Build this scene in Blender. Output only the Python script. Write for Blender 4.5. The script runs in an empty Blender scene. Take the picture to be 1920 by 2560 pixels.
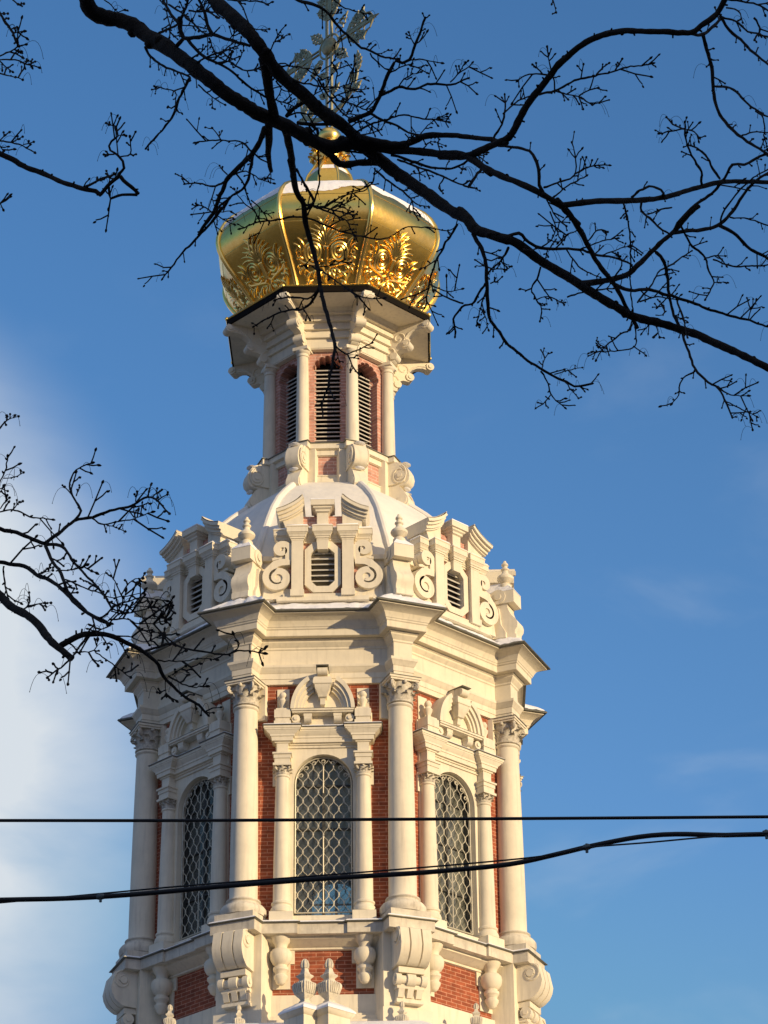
import bpy, math, random
from math import sin, cos, pi, radians, sqrt, atan2
from mathutils import Vector, Matrix
from mathutils.geometry import tessellate_polygon
random.seed(7)
SC = bpy.context.scene
COL = SC.collection

# ------------------------------------------------------------------ camera
FPX, PITCH, YAW, ROLL, DIST, TH0, CAMH = 6848.8, .4901, .0224, .0119, 53.174, -.0381, 1.6

def cam_dir(x, y):
    """direction of the ray through a pixel of the 1920x2560 picture (depth 1 along the axis)"""
    u = (x - 960) / FPX; v = -(y - 1280) / FPX
    c, s = cos(-ROLL), sin(-ROLL); u, v = u*c - v*s, u*s + v*c
    c, s = cos(PITCH), sin(PITCH); X, Y, Z = u, c - v*s, s + v*c
    c, s = cos(-YAW), sin(-YAW); X, Y = X*c - Y*s, X*s + Y*c
    return Vector((X, Y, Z))

CAM_O = Vector((0, -DIST, CAMH))
cd = bpy.data.cameras.new('camera'); cam = bpy.data.objects.new('camera', cd); COL.objects.link(cam)
cd.sensor_fit = 'VERTICAL'; cd.sensor_height = 36; cd.lens = 36*FPX/2560
cd.clip_start = .1; cd.clip_end = 6000
f_ = cam_dir(960, 1280).normalized(); r_ = (cam_dir(1960, 1280) - cam_dir(960, 1280)).normalized(); u_ = r_.cross(f_)
cam.matrix_world = Matrix(((r_.x, u_.x, -f_.x, CAM_O.x), (r_.y, u_.y, -f_.y, CAM_O.y), (r_.z, u_.z, -f_.z, CAM_O.z), (0, 0, 0, 1)))
SC.camera = cam

# ------------------------------------------------------------------ light
SUN_AZ = TH0 + radians(52); SUN_EL = radians(12)
sd = bpy.data.lights.new('sun', 'SUN'); sd.energy = 4.85; sd.angle = radians(.5); sd.color = (1, .765, .455)
so = bpy.data.objects.new('sun', sd); COL.objects.link(so)
sv = Vector((sin(SUN_AZ)*cos(SUN_EL), -cos(SUN_AZ)*cos(SUN_EL), sin(SUN_EL)))
so.rotation_euler = sv.to_track_quat('Z', 'Y').to_euler(); so.location = (40, -60, 40)

W = bpy.data.worlds.new('World'); SC.world = W; W.use_nodes = True
def world():
    nt = W.node_tree; N = nt.nodes; L = nt.links
    bg = N['Background']; bg.inputs[1].default_value = .148
    sk = N.new('ShaderNodeTexSky'); sk.sky_type = 'NISHITA'; sk.sun_disc = False
    sk.sun_elevation = SUN_EL; sk.sun_rotation = pi - SUN_AZ
    sk.air_density = 1.0; sk.dust_density = .6; sk.ozone_density = 1.6
    hs = N.new('ShaderNodeHueSaturation'); hs.inputs['Saturation'].default_value = 1.28; hs.inputs['Value'].default_value = 1.25
    L.new(sk.outputs[0], hs.inputs['Color'])
    # thin winter cloud, thickest low down on the left
    tc = N.new('ShaderNodeTexCoord')
    sep = N.new('ShaderNodeSeparateXYZ'); L.new(tc.outputs['Generated'], sep.inputs[0])
    mp = N.new('ShaderNodeMapping'); mp.inputs['Scale'].default_value = (5, 5, 11); mp.inputs['Rotation'].default_value = (0, .35, 0)
    L.new(tc.outputs['Generated'], mp.inputs[0])
    nz = N.new('ShaderNodeTexNoise'); nz.inputs['Scale'].default_value = 2.2; nz.inputs['Detail'].default_value = 5; nz.inputs['Roughness'].default_value = .5
    nz.inputs['Distortion'].default_value = .3
    L.new(mp.outputs[0], nz.inputs[0])
    def math_(op, a, b=None, clamp=False):
        m = N.new('ShaderNodeMath'); m.operation = op; m.use_clamp = clamp
        for i, q in enumerate((a, b)):
            if q is None: continue
            if isinstance(q, (int, float)): m.inputs[i].default_value = q
            else: L.new(q, m.inputs[i])
        return m.outputs[0]
    # bank: centred on a direction low to the left
    cdv = cam_dir(-880, 1900).normalized()
    dt = N.new('ShaderNodeVectorMath'); dt.operation = 'DISTANCE'
    L.new(tc.outputs['Generated'], dt.inputs[0]); dt.inputs[1].default_value = cdv
    mr = N.new('ShaderNodeMapRange'); mr.interpolation_type = 'SMOOTHSTEP'; L.new(dt.outputs['Value'], mr.inputs[0])
    mr.inputs[1].default_value = .10; mr.inputs[2].default_value = .208; mr.inputs[3].default_value = 1; mr.inputs[4].default_value = 0
    n2 = math_('MULTIPLY_ADD', nz.outputs['Fac'], 1.15); n2.node.inputs[2].default_value = -.03
    bank = math_('MULTIPLY', mr.outputs[0], n2, True)
    bank = math_('MULTIPLY', bank, 2.3, True)
    n3 = N.new('ShaderNodeMapRange'); n3.interpolation_type = 'SMOOTHSTEP'; L.new(nz.outputs['Fac'], n3.inputs[0])
    n3.inputs[1].default_value = .52; n3.inputs[2].default_value = .78; n3.inputs[3].default_value = 0; n3.inputs[4].default_value = .17
    lowm = N.new('ShaderNodeMapRange'); L.new(sep.outputs['Z'], lowm.inputs[0])
    lowm.inputs[1].default_value = .58; lowm.inputs[2].default_value = .40; lowm.inputs[3].default_value = .0; lowm.inputs[4].default_value = 1
    veil = math_('MULTIPLY', n3.outputs[0], lowm.outputs[0])
    # unseen high cloud, added overhead so the gilding mirrors a brighter sky
    d2 = N.new('ShaderNodeVectorMath'); d2.operation = 'DISTANCE'; L.new(tc.outputs['Generated'], d2.inputs[0])
    d2.inputs[1].default_value = Vector((.14, -.36, .92)).normalized()
    m2 = N.new('ShaderNodeMapRange'); m2.interpolation_type = 'SMOOTHSTEP'; L.new(d2.outputs['Value'], m2.inputs[0])
    m2.inputs[1].default_value = .25; m2.inputs[2].default_value = .85; m2.inputs[3].default_value = .75; m2.inputs[4].default_value = 0
    high = math_('MULTIPLY', m2.outputs[0], math_('MULTIPLY_ADD', nz.outputs['Fac'], 1.2), True)
    high.node.inputs[1].links[0].from_node.inputs[2].default_value = .25
    cl = math_('MAXIMUM', bank, veil, True)
    mx = N.new('ShaderNodeMix'); mx.data_type = 'RGBA'
    dk = N.new('ShaderNodeMix'); dk.data_type = 'RGBA'; dk.blend_type = 'DARKEN'; dk.inputs[0].default_value = 1
    tn = N.new('ShaderNodeMix'); tn.data_type = 'RGBA'; tn.blend_type = 'MULTIPLY'; tn.inputs[0].default_value = 1; tn.inputs[7].default_value = (.97, .97, 1.10, 1)
    L.new(hs.outputs[0], tn.inputs[6]); L.new(tn.outputs[2], dk.inputs[6]); dk.inputs[7].default_value = (2.5, 2.5, 4.1, 1)      # the glow round the low sun stays below the exposure's shoulder
    L.new(cl, mx.inputs[0]); L.new(dk.outputs[2], mx.inputs[6]); mx.inputs[7].default_value = (4.6, 5.0, 5.4, 1)
    m3 = N.new('ShaderNodeMix'); m3.data_type = 'RGBA'; L.new(high, m3.inputs[0]); L.new(mx.outputs[2], m3.inputs[6]); m3.inputs[7].default_value = (5.6, 4.9, 4.0, 1)
    L.new(m3.outputs[2], bg.inputs[0])
    return hs
world()
SC.view_settings.view_transform = 'Standard'; SC.view_settings.look = 'None'
SC.view_settings.exposure = 0.0; SC.view_settings.gamma = 1
SC.cycles.max_bounces = 6; SC.cycles.glossy_bounces = 4; SC.cycles.transparent_max_bounces = 12

# ------------------------------------------------------------------ materials
def mat(name, rgb, rough=.8, metal=0., noise=None, bump=None, spec=.35, streak=None):
    m = bpy.data.materials.new(name); m.use_nodes = True
    nt = m.node_tree; N = nt.nodes; L = nt.links; b = N['Principled BSDF']
    b.inputs['Base Color'].default_value = (*rgb, 1); b.inputs['Roughness'].default_value = rough
    b.inputs['Metallic'].default_value = metal; b.inputs['Specular IOR Level'].default_value = spec
    tc = N.new('ShaderNodeTexCoord'); src = None
    if noise:
        nz = N.new('ShaderNodeTexNoise'); nz.inputs['Scale'].default_value = noise[0]; nz.inputs['Detail'].default_value = 6
        nz.inputs['Roughness'].default_value = .65
        L.new(tc.outputs['Object'], nz.inputs[0])
        cr = N.new('ShaderNodeValToRGB'); cr.color_ramp.elements[0].position = .3; cr.color_ramp.elements[1].position = .7
        cr.color_ramp.elements[0].color = (*noise[1], 1); cr.color_ramp.elements[1].color = (*rgb, 1)
        L.new(nz.outputs['Fac'], cr.inputs[0]); src = cr.outputs[0]
        if streak:
            mp = N.new('ShaderNodeMapping'); mp.inputs['Scale'].default_value = (9, 9, .9); L.new(tc.outputs['Object'], mp.inputs[0])
            n2 = N.new('ShaderNodeTexNoise'); n2.inputs['Scale'].default_value = 1.3; n2.inputs['Detail'].default_value = 5
            L.new(mp.outputs[0], n2.inputs[0])
            r2 = N.new('ShaderNodeMapRange'); L.new(n2.outputs['Fac'], r2.inputs[0])
            r2.inputs[1].default_value = .52; r2.inputs[2].default_value = .8; r2.inputs[3].default_value = 0; r2.inputs[4].default_value = streak[0]
            mx = N.new('ShaderNodeMix'); mx.data_type = 'RGBA'; L.new(r2.outputs[0], mx.inputs[0]); L.new(src, mx.inputs[6])
            mx.inputs[7].default_value = (*streak[1], 1); src = mx.outputs[2]
        L.new(src, b.inputs['Base Color'])
    if bump:
        n3 = N.new('ShaderNodeTexNoise'); n3.inputs['Scale'].default_value = bump[0]; n3.inputs['Detail'].default_value = 4
        L.new(tc.outputs['Object'], n3.inputs[0])
        bp = N.new('ShaderNodeBump'); bp.inputs['Strength'].default_value = bump[1]; bp.inputs['Distance'].default_value = bump[2]
        L.new(n3.outputs['Fac'], bp.inputs['Height']); L.new(bp.outputs[0], b.inputs['Normal'])
    return m

def brick_mat(name, c1, c2, mortar):
    m = mat(name, c1, .85, spec=.25); nt = m.node_tree; N = nt.nodes; L = nt.links; b = N['Principled BSDF']
    tc = N.new('ShaderNodeTexCoord'); sep = N.new('ShaderNodeSeparateXYZ'); L.new(tc.outputs['Object'], sep.inputs[0])
    cb = N.new('ShaderNodeCombineXYZ'); L.new(sep.outputs['X'], cb.inputs[0]); L.new(sep.outputs['Z'], cb.inputs[1])
    br = N.new('ShaderNodeTexBrick'); L.new(cb.outputs[0], br.inputs[0])
    br.inputs['Scale'].default_value = 1; br.inputs['Brick Width'].default_value = .27; br.inputs['Row Height'].default_value = .078
    br.inputs['Mortar Size'].default_value = .008; br.inputs['Mortar Smooth'].default_value = .3; br.inputs['Bias'].default_value = -.1
    br.inputs['Color1'].default_value = (*c1, 1); br.inputs['Color2'].default_value = (*c2, 1); br.inputs['Mortar'].default_value = (*mortar, 1)
    nz = N.new('ShaderNodeTexNoise'); nz.inputs['Scale'].default_value = 7; nz.inputs['Detail'].default_value = 6; L.new(cb.outputs[0], nz.inputs[0])
    hs = N.new('ShaderNodeHueSaturation'); L.new(br.outputs['Color'], hs.inputs['Color'])
    mr = N.new('ShaderNodeMapRange'); L.new(nz.outputs['Fac'], mr.inputs[0]); mr.inputs[1].default_value = .3; mr.inputs[2].default_value = .7
    mr.inputs[3].default_value = .72; mr.inputs[4].default_value = 1.22; L.new(mr.outputs[0], hs.inputs['Value'])
    L.new(hs.outputs[0], b.inputs['Base Color'])
    bp = N.new('ShaderNodeBump'); bp.invert = True; bp.inputs['Strength'].default_value = .6; bp.inputs['Distance'].default_value = .01
    L.new(br.outputs['Fac'], bp.inputs['Height']); L.new(bp.outputs[0], b.inputs['Normal'])
    return m

STONE = mat('cream_stone', (.79, .715, .555), .8, noise=(2.6, (.675, .615, .485)), bump=(9, .12, .02), streak=(.62, (.50, .45, .36)))
STONE_D = mat('stained_stone', (.74, .68, .55), .85, noise=(4.0, (.50, .455, .37)), bump=(12, .2, .02), streak=(.8, (.36, .32, .26)))
CAPM = mat('weathered_capital', (.74, .68, .55), .85, noise=(16, (.34, .31, .26)), bump=(20, .3, .02))
BRICK = brick_mat('red_brick', (.335, .094, .045), (.23, .060, .032), (.52, .26, .17))
BRICK_P = brick_mat('pale_pink_brick', (.55, .285, .22), (.50, .255, .195), (.68, .50, .42))
SNOW = mat('snow', (.84, .84, .85), .7, noise=(3.5, (.78, .78, .80)), bump=(5, .5, .06))
ROOF = mat('snow_covered_roof', (.80, .765, .69), .75, noise=(1.6, (.66, .635, .58)), bump=(3, .5, .05), streak=(.5, (.60, .60, .60)))
FLASH = mat('grey_metal_flashing', (.22, .215, .18), .5, .5, noise=(6, (.13, .13, .11)))
DARKM = mat('dark_painted_metal', (.010, .008, .006), .7, .0, spec=.05)
GOLD = mat('gilded_copper', (1.0, .67, .17), .27, 1.0, noise=(7, (.93, .59, .12)), bump=(3.2, .16, .05))
GOLD_R = mat('gilded_relief', (1.0, .70, .20), .27, 1.0, bump=(30, .12, .01))
GOLD_T = mat('tarnished_gilding', (.44, .40, .22), .45, .5, noise=(14, (.22, .21, .12)))
SLAT_SHADE = mat('shade_toned_slats', (.045, .042, .038), .8)  # slats coloured dark to carry the shade on their undersides
SLAT_LIT = mat('sun_toned_slat_edges', (.62, .59, .52), .7, noise=(8, (.42, .40, .35)))  # pale tone puts sunlight into the colour of the front edges
UNLIT = mat('painted_unlit_space', (.02, .02, .02), .9)  # black sheet painted as the unlit space behind the louvres
PLAST = mat('interior_plaster', (.78, .78, .68), .9, noise=(2, (.66, .67, .58)))
GRILL = mat('pale_iron_grille', (.64, .60, .48), .5, .2, noise=(20, (.48, .45, .36)))
WFRAME = mat('dark_window_frame', (.05, .05, .045), .6)
BARK = mat('dark_bark', (.030, .026, .023), .95, noise=(14, (.012, .011, .010)), bump=(26, .9, .02), spec=.15)
RUBBER = mat('black_rubber', (.012, .012, .014), .55, spec=.3)
CLAMP = mat('dull_metal_clamp', (.10, .12, .12), .5, .5)
URN = mat('weathered_urn_stone', (.74, .68, .55), .85, noise=(9, (.46, .42, .34)), bump=(16, .3, .02))
GROUND = mat('trampled_snow', (.13, .125, .12), .9, noise=(.12, (.07, .065, .06)), bump=(.8, .5, .1))

def glass_mat():
    m = bpy.data.materials.new('window_glass'); m.use_nodes = True
    N = m.node_tree.nodes; L = m.node_tree.links; N.remove(N['Principled BSDF'])
    tr = N.new('ShaderNodeBsdfTransparent'); tr.inputs[0].default_value = (.88, .90, .87, 1)
    gl = N.new('ShaderNodeBsdfGlossy'); gl.inputs['Roughness'].default_value = .03
    fr = N.new('ShaderNodeFresnel'); fr.inputs[0].default_value = 1.5
    mx = N.new('ShaderNodeMixShader'); L.new(fr.outputs[0], mx.inputs[0]); L.new(tr.outputs[0], mx.inputs[1]); L.new(gl.outputs[0], mx.inputs[2])
    df = N.new('ShaderNodeBsdfDiffuse'); df.inputs[0].default_value = (.42, .43, .39, 1)      # dust on the panes
    tc = N.new('ShaderNodeTexCoord'); nz = N.new('ShaderNodeTexNoise'); nz.inputs['Scale'].default_value = 1.7; nz.inputs['Detail'].default_value = 5; L.new(tc.outputs['Object'], nz.inputs[0])
    mr = N.new('ShaderNodeMapRange'); L.new(nz.outputs['Fac'], mr.inputs[0]); mr.inputs[1].default_value = .35; mr.inputs[2].default_value = .7; mr.inputs[3].default_value = .08; mr.inputs[4].default_value = .24
    m2 = N.new('ShaderNodeMixShader'); L.new(mr.outputs[0], m2.inputs[0]); L.new(mx.outputs[0], m2.inputs[1]); L.new(df.outputs[0], m2.inputs[2])
    L.new(m2.outputs[0], N['Material Output'].inputs[0])
    return m
GLASS = glass_mat()

# ------------------------------------------------------------------ mesh builder
# a "face frame" point is (s along the wall, r outward from the tower axis, z); stored as (s, -r, z)
class MB:
    def __init__(self): self.v = []; self.f = []
    def add(self, vs, fs):
        o = len(self.v); self.v += [tuple(p) for p in vs]; self.f += [[i + o for i in q] for q in fs]
    def box(self, s0, s1, r0, r1, z0, z1):
        self.add([(s, -r, z) for z in (z0, z1) for r in (r0, r1) for s in (s0, s1)],
                 [(0, 1, 3, 2), (4, 6, 7, 5), (0, 4, 5, 1), (2, 3, 7, 6), (0, 2, 6, 4), (1, 5, 7, 3)])
    def prism(self, pts, r0, r1, holes=()):
        """outline in (s, z), thick from r0 to r1"""
        loops = [list(pts)] + [list(h) for h in holes]
        tri = tessellate_polygon([[Vector((p[0], p[1], 0)) for p in lp] for lp in loops])
        flat = [p for lp in loops for p in lp]; n = len(flat)
        vs = [(p[0], -r1, p[1]) for p in flat] + [(p[0], -r0, p[1]) for p in flat]
        fs = [t for t in tri] + [tuple(i + n for i in reversed(t)) for t in tri]
        o = 0
        for lp in loops:
            k = len(lp)
            for i in range(k): a, b = o + i, o + (i + 1) % k; fs.append((a, b, b + n, a + n))
            o += k
        self.add(vs, fs)
    def sprism(self, pts, s0, s1):
        """outline in (r, z), wide from s0 to s1"""
        tri = tessellate_polygon([[Vector((p[0], p[1], 0)) for p in pts]]); n = len(pts)
        vs = [(s0, -p[0], p[1]) for p in pts] + [(s1, -p[0], p[1]) for p in pts]
        fs = [t for t in tri] + [tuple(i + n for i in reversed(t)) for t in tri]
        fs += [(i, (i + 1) % n, (i + 1) % n + n, i + n) for i in range(n)]
        self.add(vs, fs)
    def ribbon(self, pts, ws, r0, r1):
        """band along (s, z) points, width ws in the plane, thick r0..r1"""
        n = len(pts); A = []; B = []
        for i, p in enumerate(pts):
            q = pts[min(i + 1, n - 1)]; o = pts[max(i - 1, 0)]
            dx, dz = q[0] - o[0], q[1] - o[1]; l = sqrt(dx*dx + dz*dz) or 1
            w = (ws[i] if isinstance(ws, (list, tuple)) else ws)/2
            A.append((p[0] - dz/l*w, p[1] + dx/l*w)); B.append((p[0] + dz/l*w, p[1] - dx/l*w))
        vs = []
        for a, b in zip(A, B): vs += [(a[0], -r1, a[1]), (b[0], -r1, b[1]), (b[0], -r0, b[1]), (a[0], -r0, a[1])]
        fs = [(0, 1, 2, 3), tuple(4*(n - 1) + i for i in (3, 2, 1, 0))]
        for i in range(n - 1):
            for j in range(4): a = 4*i + j; b = 4*i + (j + 1) % 4; fs.append((a, b, b + 4, a + 4))
        self.add(vs, fs)
    def lathe(self, prof, c=(0, 0), seg=20, ang0=0, ang1=2*pi, sq=False):
        """prof (radius, z) round the vertical line at face-frame (s, r)=c"""
        n = len(prof); vs = []
        ful = abs(ang1 - ang0 - 2*pi) < 1e-6
        m = seg if ful else seg + 1
        for i in range(m):
            a = ang0 + (ang1 - ang0)*i/seg
            for R, z in prof: vs.append((c[0] + R*cos(a), -c[1] + R*sin(a), z))
        fs = []
        for i in range(seg):
            j = (i + 1) % m
            for k in range(n - 1): fs.append((i*n + k, j*n + k, j*n + k + 1, i*n + k + 1))
        if ful:
            if prof[0][0] > 1e-5: fs.append(tuple(i*n for i in range(m))[::-1])
            if prof[-1][0] > 1e-5: fs.append(tuple(i*n + n - 1 for i in range(m)))
        self.add(vs, fs)
    def stack(self, rings, cap=True):
        """rings: equal-length closed loops of 3-D points, bottom to top"""
        n = len(rings[0]); vs = [p for r in rings for p in r]; fs = []
        for i in range(len(rings) - 1):
            for j in range(n): a = i*n + j; b = i*n + (j + 1) % n; fs.append((a, b, b + n, a + n))
        self.add(vs, fs)
        if cap:
            for r, rev in ((rings[0], True), (rings[-1], False)):
                tri = tessellate_polygon([[Vector(p) for p in r]]); self.add(r, [t for t in tri])
    def tube(self, pts, rad, seg=6, cap=True):
        n = len(pts); P = [Vector(p) for p in pts]; vs = []; up = None
        for i in range(n):
            d = (P[min(i + 1, n - 1)] - P[max(i - 1, 0)])
            d = d.normalized() if d.length > 1e-9 else Vector((0, 0, 1))
            if up is None: up = d.orthogonal().normalized()
            up = up - d*up.dot(d); up = up.normalized() if up.length > 1e-6 else d.orthogonal().normalized()
            w = d.cross(up); R = rad[i] if isinstance(rad, (list, tuple)) else rad
            for j in range(seg): a = 2*pi*j/seg; vs.append(P[i] + (up*cos(a) + w*sin(a))*R)
        fs = [(i*seg + j, i*seg + (j + 1) % seg, (i + 1)*seg + (j + 1) % seg, (i + 1)*seg + j) for i in range(n - 1) for j in range(seg)]
        if cap: fs += [tuple(range(seg))[::-1], tuple((n - 1)*seg + j for j in range(seg))]
        self.add(vs, fs)
    def cyl_r(self, s, z, R, r0, r1, seg=16):
        """disc facing outward"""
        self.prism([(s + R*cos(2*pi*i/seg), z + R*sin(2*pi*i/seg)) for i in range(seg)], r0, r1)
    def cyl_s(self, r, z, R, s0, s1, seg=16):
        self.sprism([(r + R*cos(2*pi*i/seg), z + R*sin(2*pi*i/seg)) for i in range(seg)], s0, s1)
    def blob(self, c, rx, ry, rz, seg=8, ring=5, rot=None):
        vs = []; fs = []
        for i in range(ring + 1):
            t = pi*i/ring
            for j in range(seg):
                a = 2*pi*j/seg; p = Vector((rx*sin(t)*cos(a), ry*sin(t)*sin(a), rz*cos(t)))
                if rot: p = rot @ p
                vs.append(p + Vector(c))
        for i in range(ring):
            for j in range(seg): fs.append((i*seg + j, i*seg + (j + 1) % seg, (i + 1)*seg + (j + 1) % seg, (i + 1)*seg + j))
        self.add(vs, fs)
    def mirrored(self):
        m = MB(); m.v = [(-x, y, z) for x, y, z in self.v]; m.f = [list(reversed(q)) for q in self.f]; return m
    def shifted(self, ds):
        m = MB(); m.v = [(x + ds, y, z) for x, y, z in self.v]; m.f = [list(q) for q in self.f]; return m
    def join(self, o): self.add(o.v, o.f); return self
    def build(self, name, material, parent=None, smooth=35, merge=True):
        import bmesh
        me = bpy.data.meshes.new(name); me.from_pydata(self.v, [], self.f)
        bm = bmesh.new(); bm.from_mesh(me)
        if merge: bmesh.ops.remove_doubles(bm, verts=bm.verts, dist=1e-5)
        bmesh.ops.recalc_face_normals(bm, faces=bm.faces); bm.to_mesh(me); bm.free()
        me.materials.append(material)
        if smooth:
            me.shade_smooth()
            try: me.set_sharp_from_angle(angle=radians(smooth))
            except Exception: pass
        o = bpy.data.objects.new(name, me); COL.objects.link(o)
        if parent: o.parent = parent
        return o

def tag(o, label=None, cat=None, group=None, kind=None):
    for k, v in (('label', label), ('category', cat), ('group', group), ('kind', kind)):
        if v: o[k] = v
    return o
def empty(name, loc=(0, 0, 0), rz=0):
    o = bpy.data.objects.new(name, None); o.location = loc; o.rotation_euler = (0, 0, rz); COL.objects.link(o); return o
def dup_tree(o, parent, rz=0, loc=None):
    c = o.copy(); COL.objects.link(c); c.parent = parent
    if rz is not None: c.rotation_euler = (0, 0, rz)
    if loc is not None: c.location = loc
    for ch in list(o.children): dup_tree(ch, c, None)
    return c
A8 = radians(45); C22 = cos(radians(22.5)); S22 = sin(radians(22.5))
def around(o, parent, ks, half=False):
    """o was built at face/corner 0; copies stand at the other ones"""
    off = A8/2 if half else 0
    o.rotation_euler = (0, 0, off + A8*ks[0])
    return [o] + [dup_tree(o, parent, off + A8*k) for k in ks[1:]]

# octagon plans
def octa(ap, z, closed=None):
    R = ap/C22
    return [(R*sin(A8*(i + .5)), -R*cos(A8*(i + .5)), z) for i in range(8)]
def ressaut(hw, a0, rc, z):
    ap = a0 + hw; P = []
    for i in range(8):
        ph = A8*(i + .5); e = (sin(ph), -cos(ph)); t = (cos(ph), sin(ph))
        q = (ap - hw*S22)/C22; q = min(q, rc + hw - .004)
        for s, rr in ((-hw, q), (-hw, rc + hw), (hw, rc + hw), (hw, q)):
            P.append((e[0]*rr + t[0]*s, e[1]*rr + t[1]*s, z))
    return P

# ------------------------------------------------------------------ setting
g = MB(); g.add([(-3000, -3000, 0), (3000, -3000, 0), (3000, 3000, 0), (-3000, 3000, 0)], [(0, 1, 2, 3)])
tag(g.build('ground', GROUND, smooth=None), kind='structure')

def added_shade_block():
    """unseen block added behind the camera: it keeps the trees in shade and is mirrored, dark, in the gilding"""
    ctr = Vector((sin(SUN_AZ), -cos(SUN_AZ), 0))*36 + Vector((1.0, -44, 0))
    B_ = empty('shade_block', ctr, SUN_AZ + pi)  # house shape added out of view to shade the trees
    B_['label'] = 'added brown apartment block, out of view behind the camera, that shades the trees'; B_['category'] = 'shade blocker'
    wm = mat('brown_plaster', (.16, .115, .075), .9, noise=(.6, (.11, .08, .055)), bump=(4, .2, .03)); rm = mat('sheet_roof', (.07, .06, .055), .6, .3)
    m = MB(); m.box(-21, 21, -8, 7, 0, 21); m.box(-21.4, 21.4, -8.4, 7.4, 20.4, 21); m.box(-21.2, 21.2, 6.9, 7.25, 4.2, 4.6); m.build('wall', wm, B_)
    m = MB(); m.stack([[(-21.6, 8.6, 21.0), (21.6, 8.6, 21.0), (21.6, -7.6, 21.0), (-21.6, -7.6, 21.0)], [(-19, .9, 24), (19, .9, 24), (19, -.1, 24), (-19, -.1, 24)]]); m.build('roof', rm, B_)
    w0 = None
    for i in range(12):
        for j in range(5):
            if w0 is None:
                m = MB(); m.prism([(-.75, 0), (.75, 0), (.75, 2.1), (-.75, 2.1)], 6.95, 7.12, [[(-.62, .12), (.62, .12), (.62, 1.98), (-.62, 1.98)]]); m.box(-.04, .04, 6.98, 7.08, .1, 2.0); m.box(-.9, .9, 6.98, 7.3, -.12, 0); w = w0 = m.build('window', GRILL, B_)
                m = MB(); m.box(-.66, .66, 6.99, 7.03, .1, 2.0); pn = m.build('pane', WFRAME, w0)
            else: w = w0.copy(); COL.objects.link(w); c_ = pn.copy(); COL.objects.link(c_); c_.parent = w
            w.parent = B_; w.location = (-18.7 + 3.4*i, 0, 1.6 + 3.75*j)

added_shade_block()
TOWER = empty('bell_tower', (0, 0, 0), TH0)
tag(TOWER, 'cream and red brick octagonal church tower with snowy roof, gold dome and cross', 'tower')
ALL = list(range(8))
# ================================================================== TOWER
# ---- lower tier and base, mostly below the picture
b = MB(); b.stack([octa(4.6, 0), octa(4.6, 15.9)]); b.build('lower_tier_wall', STONE, TOWER)
b = MB(); b.stack([octa(a, z) for a, z in ((4.6, 15.9), (4.7, 16.0), (4.7, 16.2), (4.95, 16.35), (4.95, 16.5), (5.05, 16.6), (5.05, 16.66))]); b.build('lower_cornice', STONE, TOWER)
b = MB(); b.stack([octa(a, z) for a, z in ((5.04, 16.662), (5.02, 16.72), (4.5, 16.98), (4.1, 17.12), (3.5, 17.2))]); b.build('lower_roof', SNOW, TOWER)
# ---- pedestal storey under the windows
b = MB(); b.stack([octa(3.5, 17.0), octa(3.5, 19.02)]); core = b.build('pedestal_storey', STONE, TOWER)
b = MB(); b.box(-1.1, 1.1, 3.3, 3.54, 17.80, 18.72); o = b.build('brick_panel', BRICK, TOWER); around(o, TOWER, ALL)
b = MB()
b.prism([(-1.6, 17.42), (1.6, 17.42), (1.6, 17.80), (-1.6, 17.80)], 3.4, 3.60)
b.box(-1.62, 1.62, 3.4, 3.66, 17.36, 17.42); b.box(-1.65, 1.65, 3.4, 3.72, 17.26, 17.36); b.box(-1.7, 1.7, 3.4, 3.80, 17.1, 17.26)
o = b.build('panel_band', STONE, TOWER); around(o, TOWER, ALL)
b = MB()      # pier behind the console, in the radial frame of a corner
b.box(-.47, .47, 3.3, 4.12, 17.42, 18.89); b.box(-.5, .5, 3.3, 4.16, 17.1, 17.42)
o = b.build('corner_pier', STONE, TOWER); around(o, TOWER, ALL, True)
# consoles
def console_mb():
    m = MB()
    out = [(3.9, 18.89), (4.50, 18.89), (4.58, 18.85), (4.60, 18.76), (4.62, 18.66), (4.645, 18.54), (4.62, 18.42), (4.56, 18.31), (4.47, 18.23), (4.40, 18.19), (4.1, 18.16), (3.9, 18.16)]
    # three ribs with two grooves
    for s0, s1, d in ((-.31, -.135, 0), (-.135, -.105, .04), (-.105, .105, 0), (.105, .135, .04), (.135, .31, 0)):
        m.sprism([(r - (d if r > 4.2 else 0), z) for r, z in out], s0, s1)
    out2 = [(3.9, 18.16), (4.36, 18.16), (4.36, 18.05), (3.9, 18.05)]
    m.sprism(out2, -.26, .26)
    # roll with three beads
    for s0, s1, R in ((-.31, -.2, .115), (-.2, -.085, .085), (-.085, .085, .125), (.085, .2, .085), (.2, .31, .115)): m.cyl_s(4.28, 17.93, R, s0, s1, 14)
    m.box(-.27, .27, 3.9, 4.30, 17.76, 17.84); m.box(-.25, .25, 3.9, 4.22, 17.56, 17.76)
    for s in (-.18, 0, .18): m.sprism([(4.2, 17.76), (4.32, 17.76), (4.25, 17.60), (4.2, 17.60)], s - .06, s + .06)
    m.box(-.27, .27, 3.9, 4.27, 17.50, 17.56)
    for sg in (-1, 1):          # scroll eyes on the cheeks
        m.cyl_s(4.40, 18.70, .075, sg*.305, sg*.335, 14); m.cyl_s(4.28, 17.93, .05, sg*.305, sg*.33, 12)
        a = []
        for i in range(22):
            t = i/21; th = pi*.5 - t*2.6*pi; R = .19 - .13*t
            a.append((sg*.312, -(4.42 + R*cos(th)), 18.70 + R*sin(th)))
        m.tube(a, .02, 5)
    return m
o = console_mb().build('corner_console', STONE, TOWER); around(o, TOWER, ALL, True)
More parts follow.
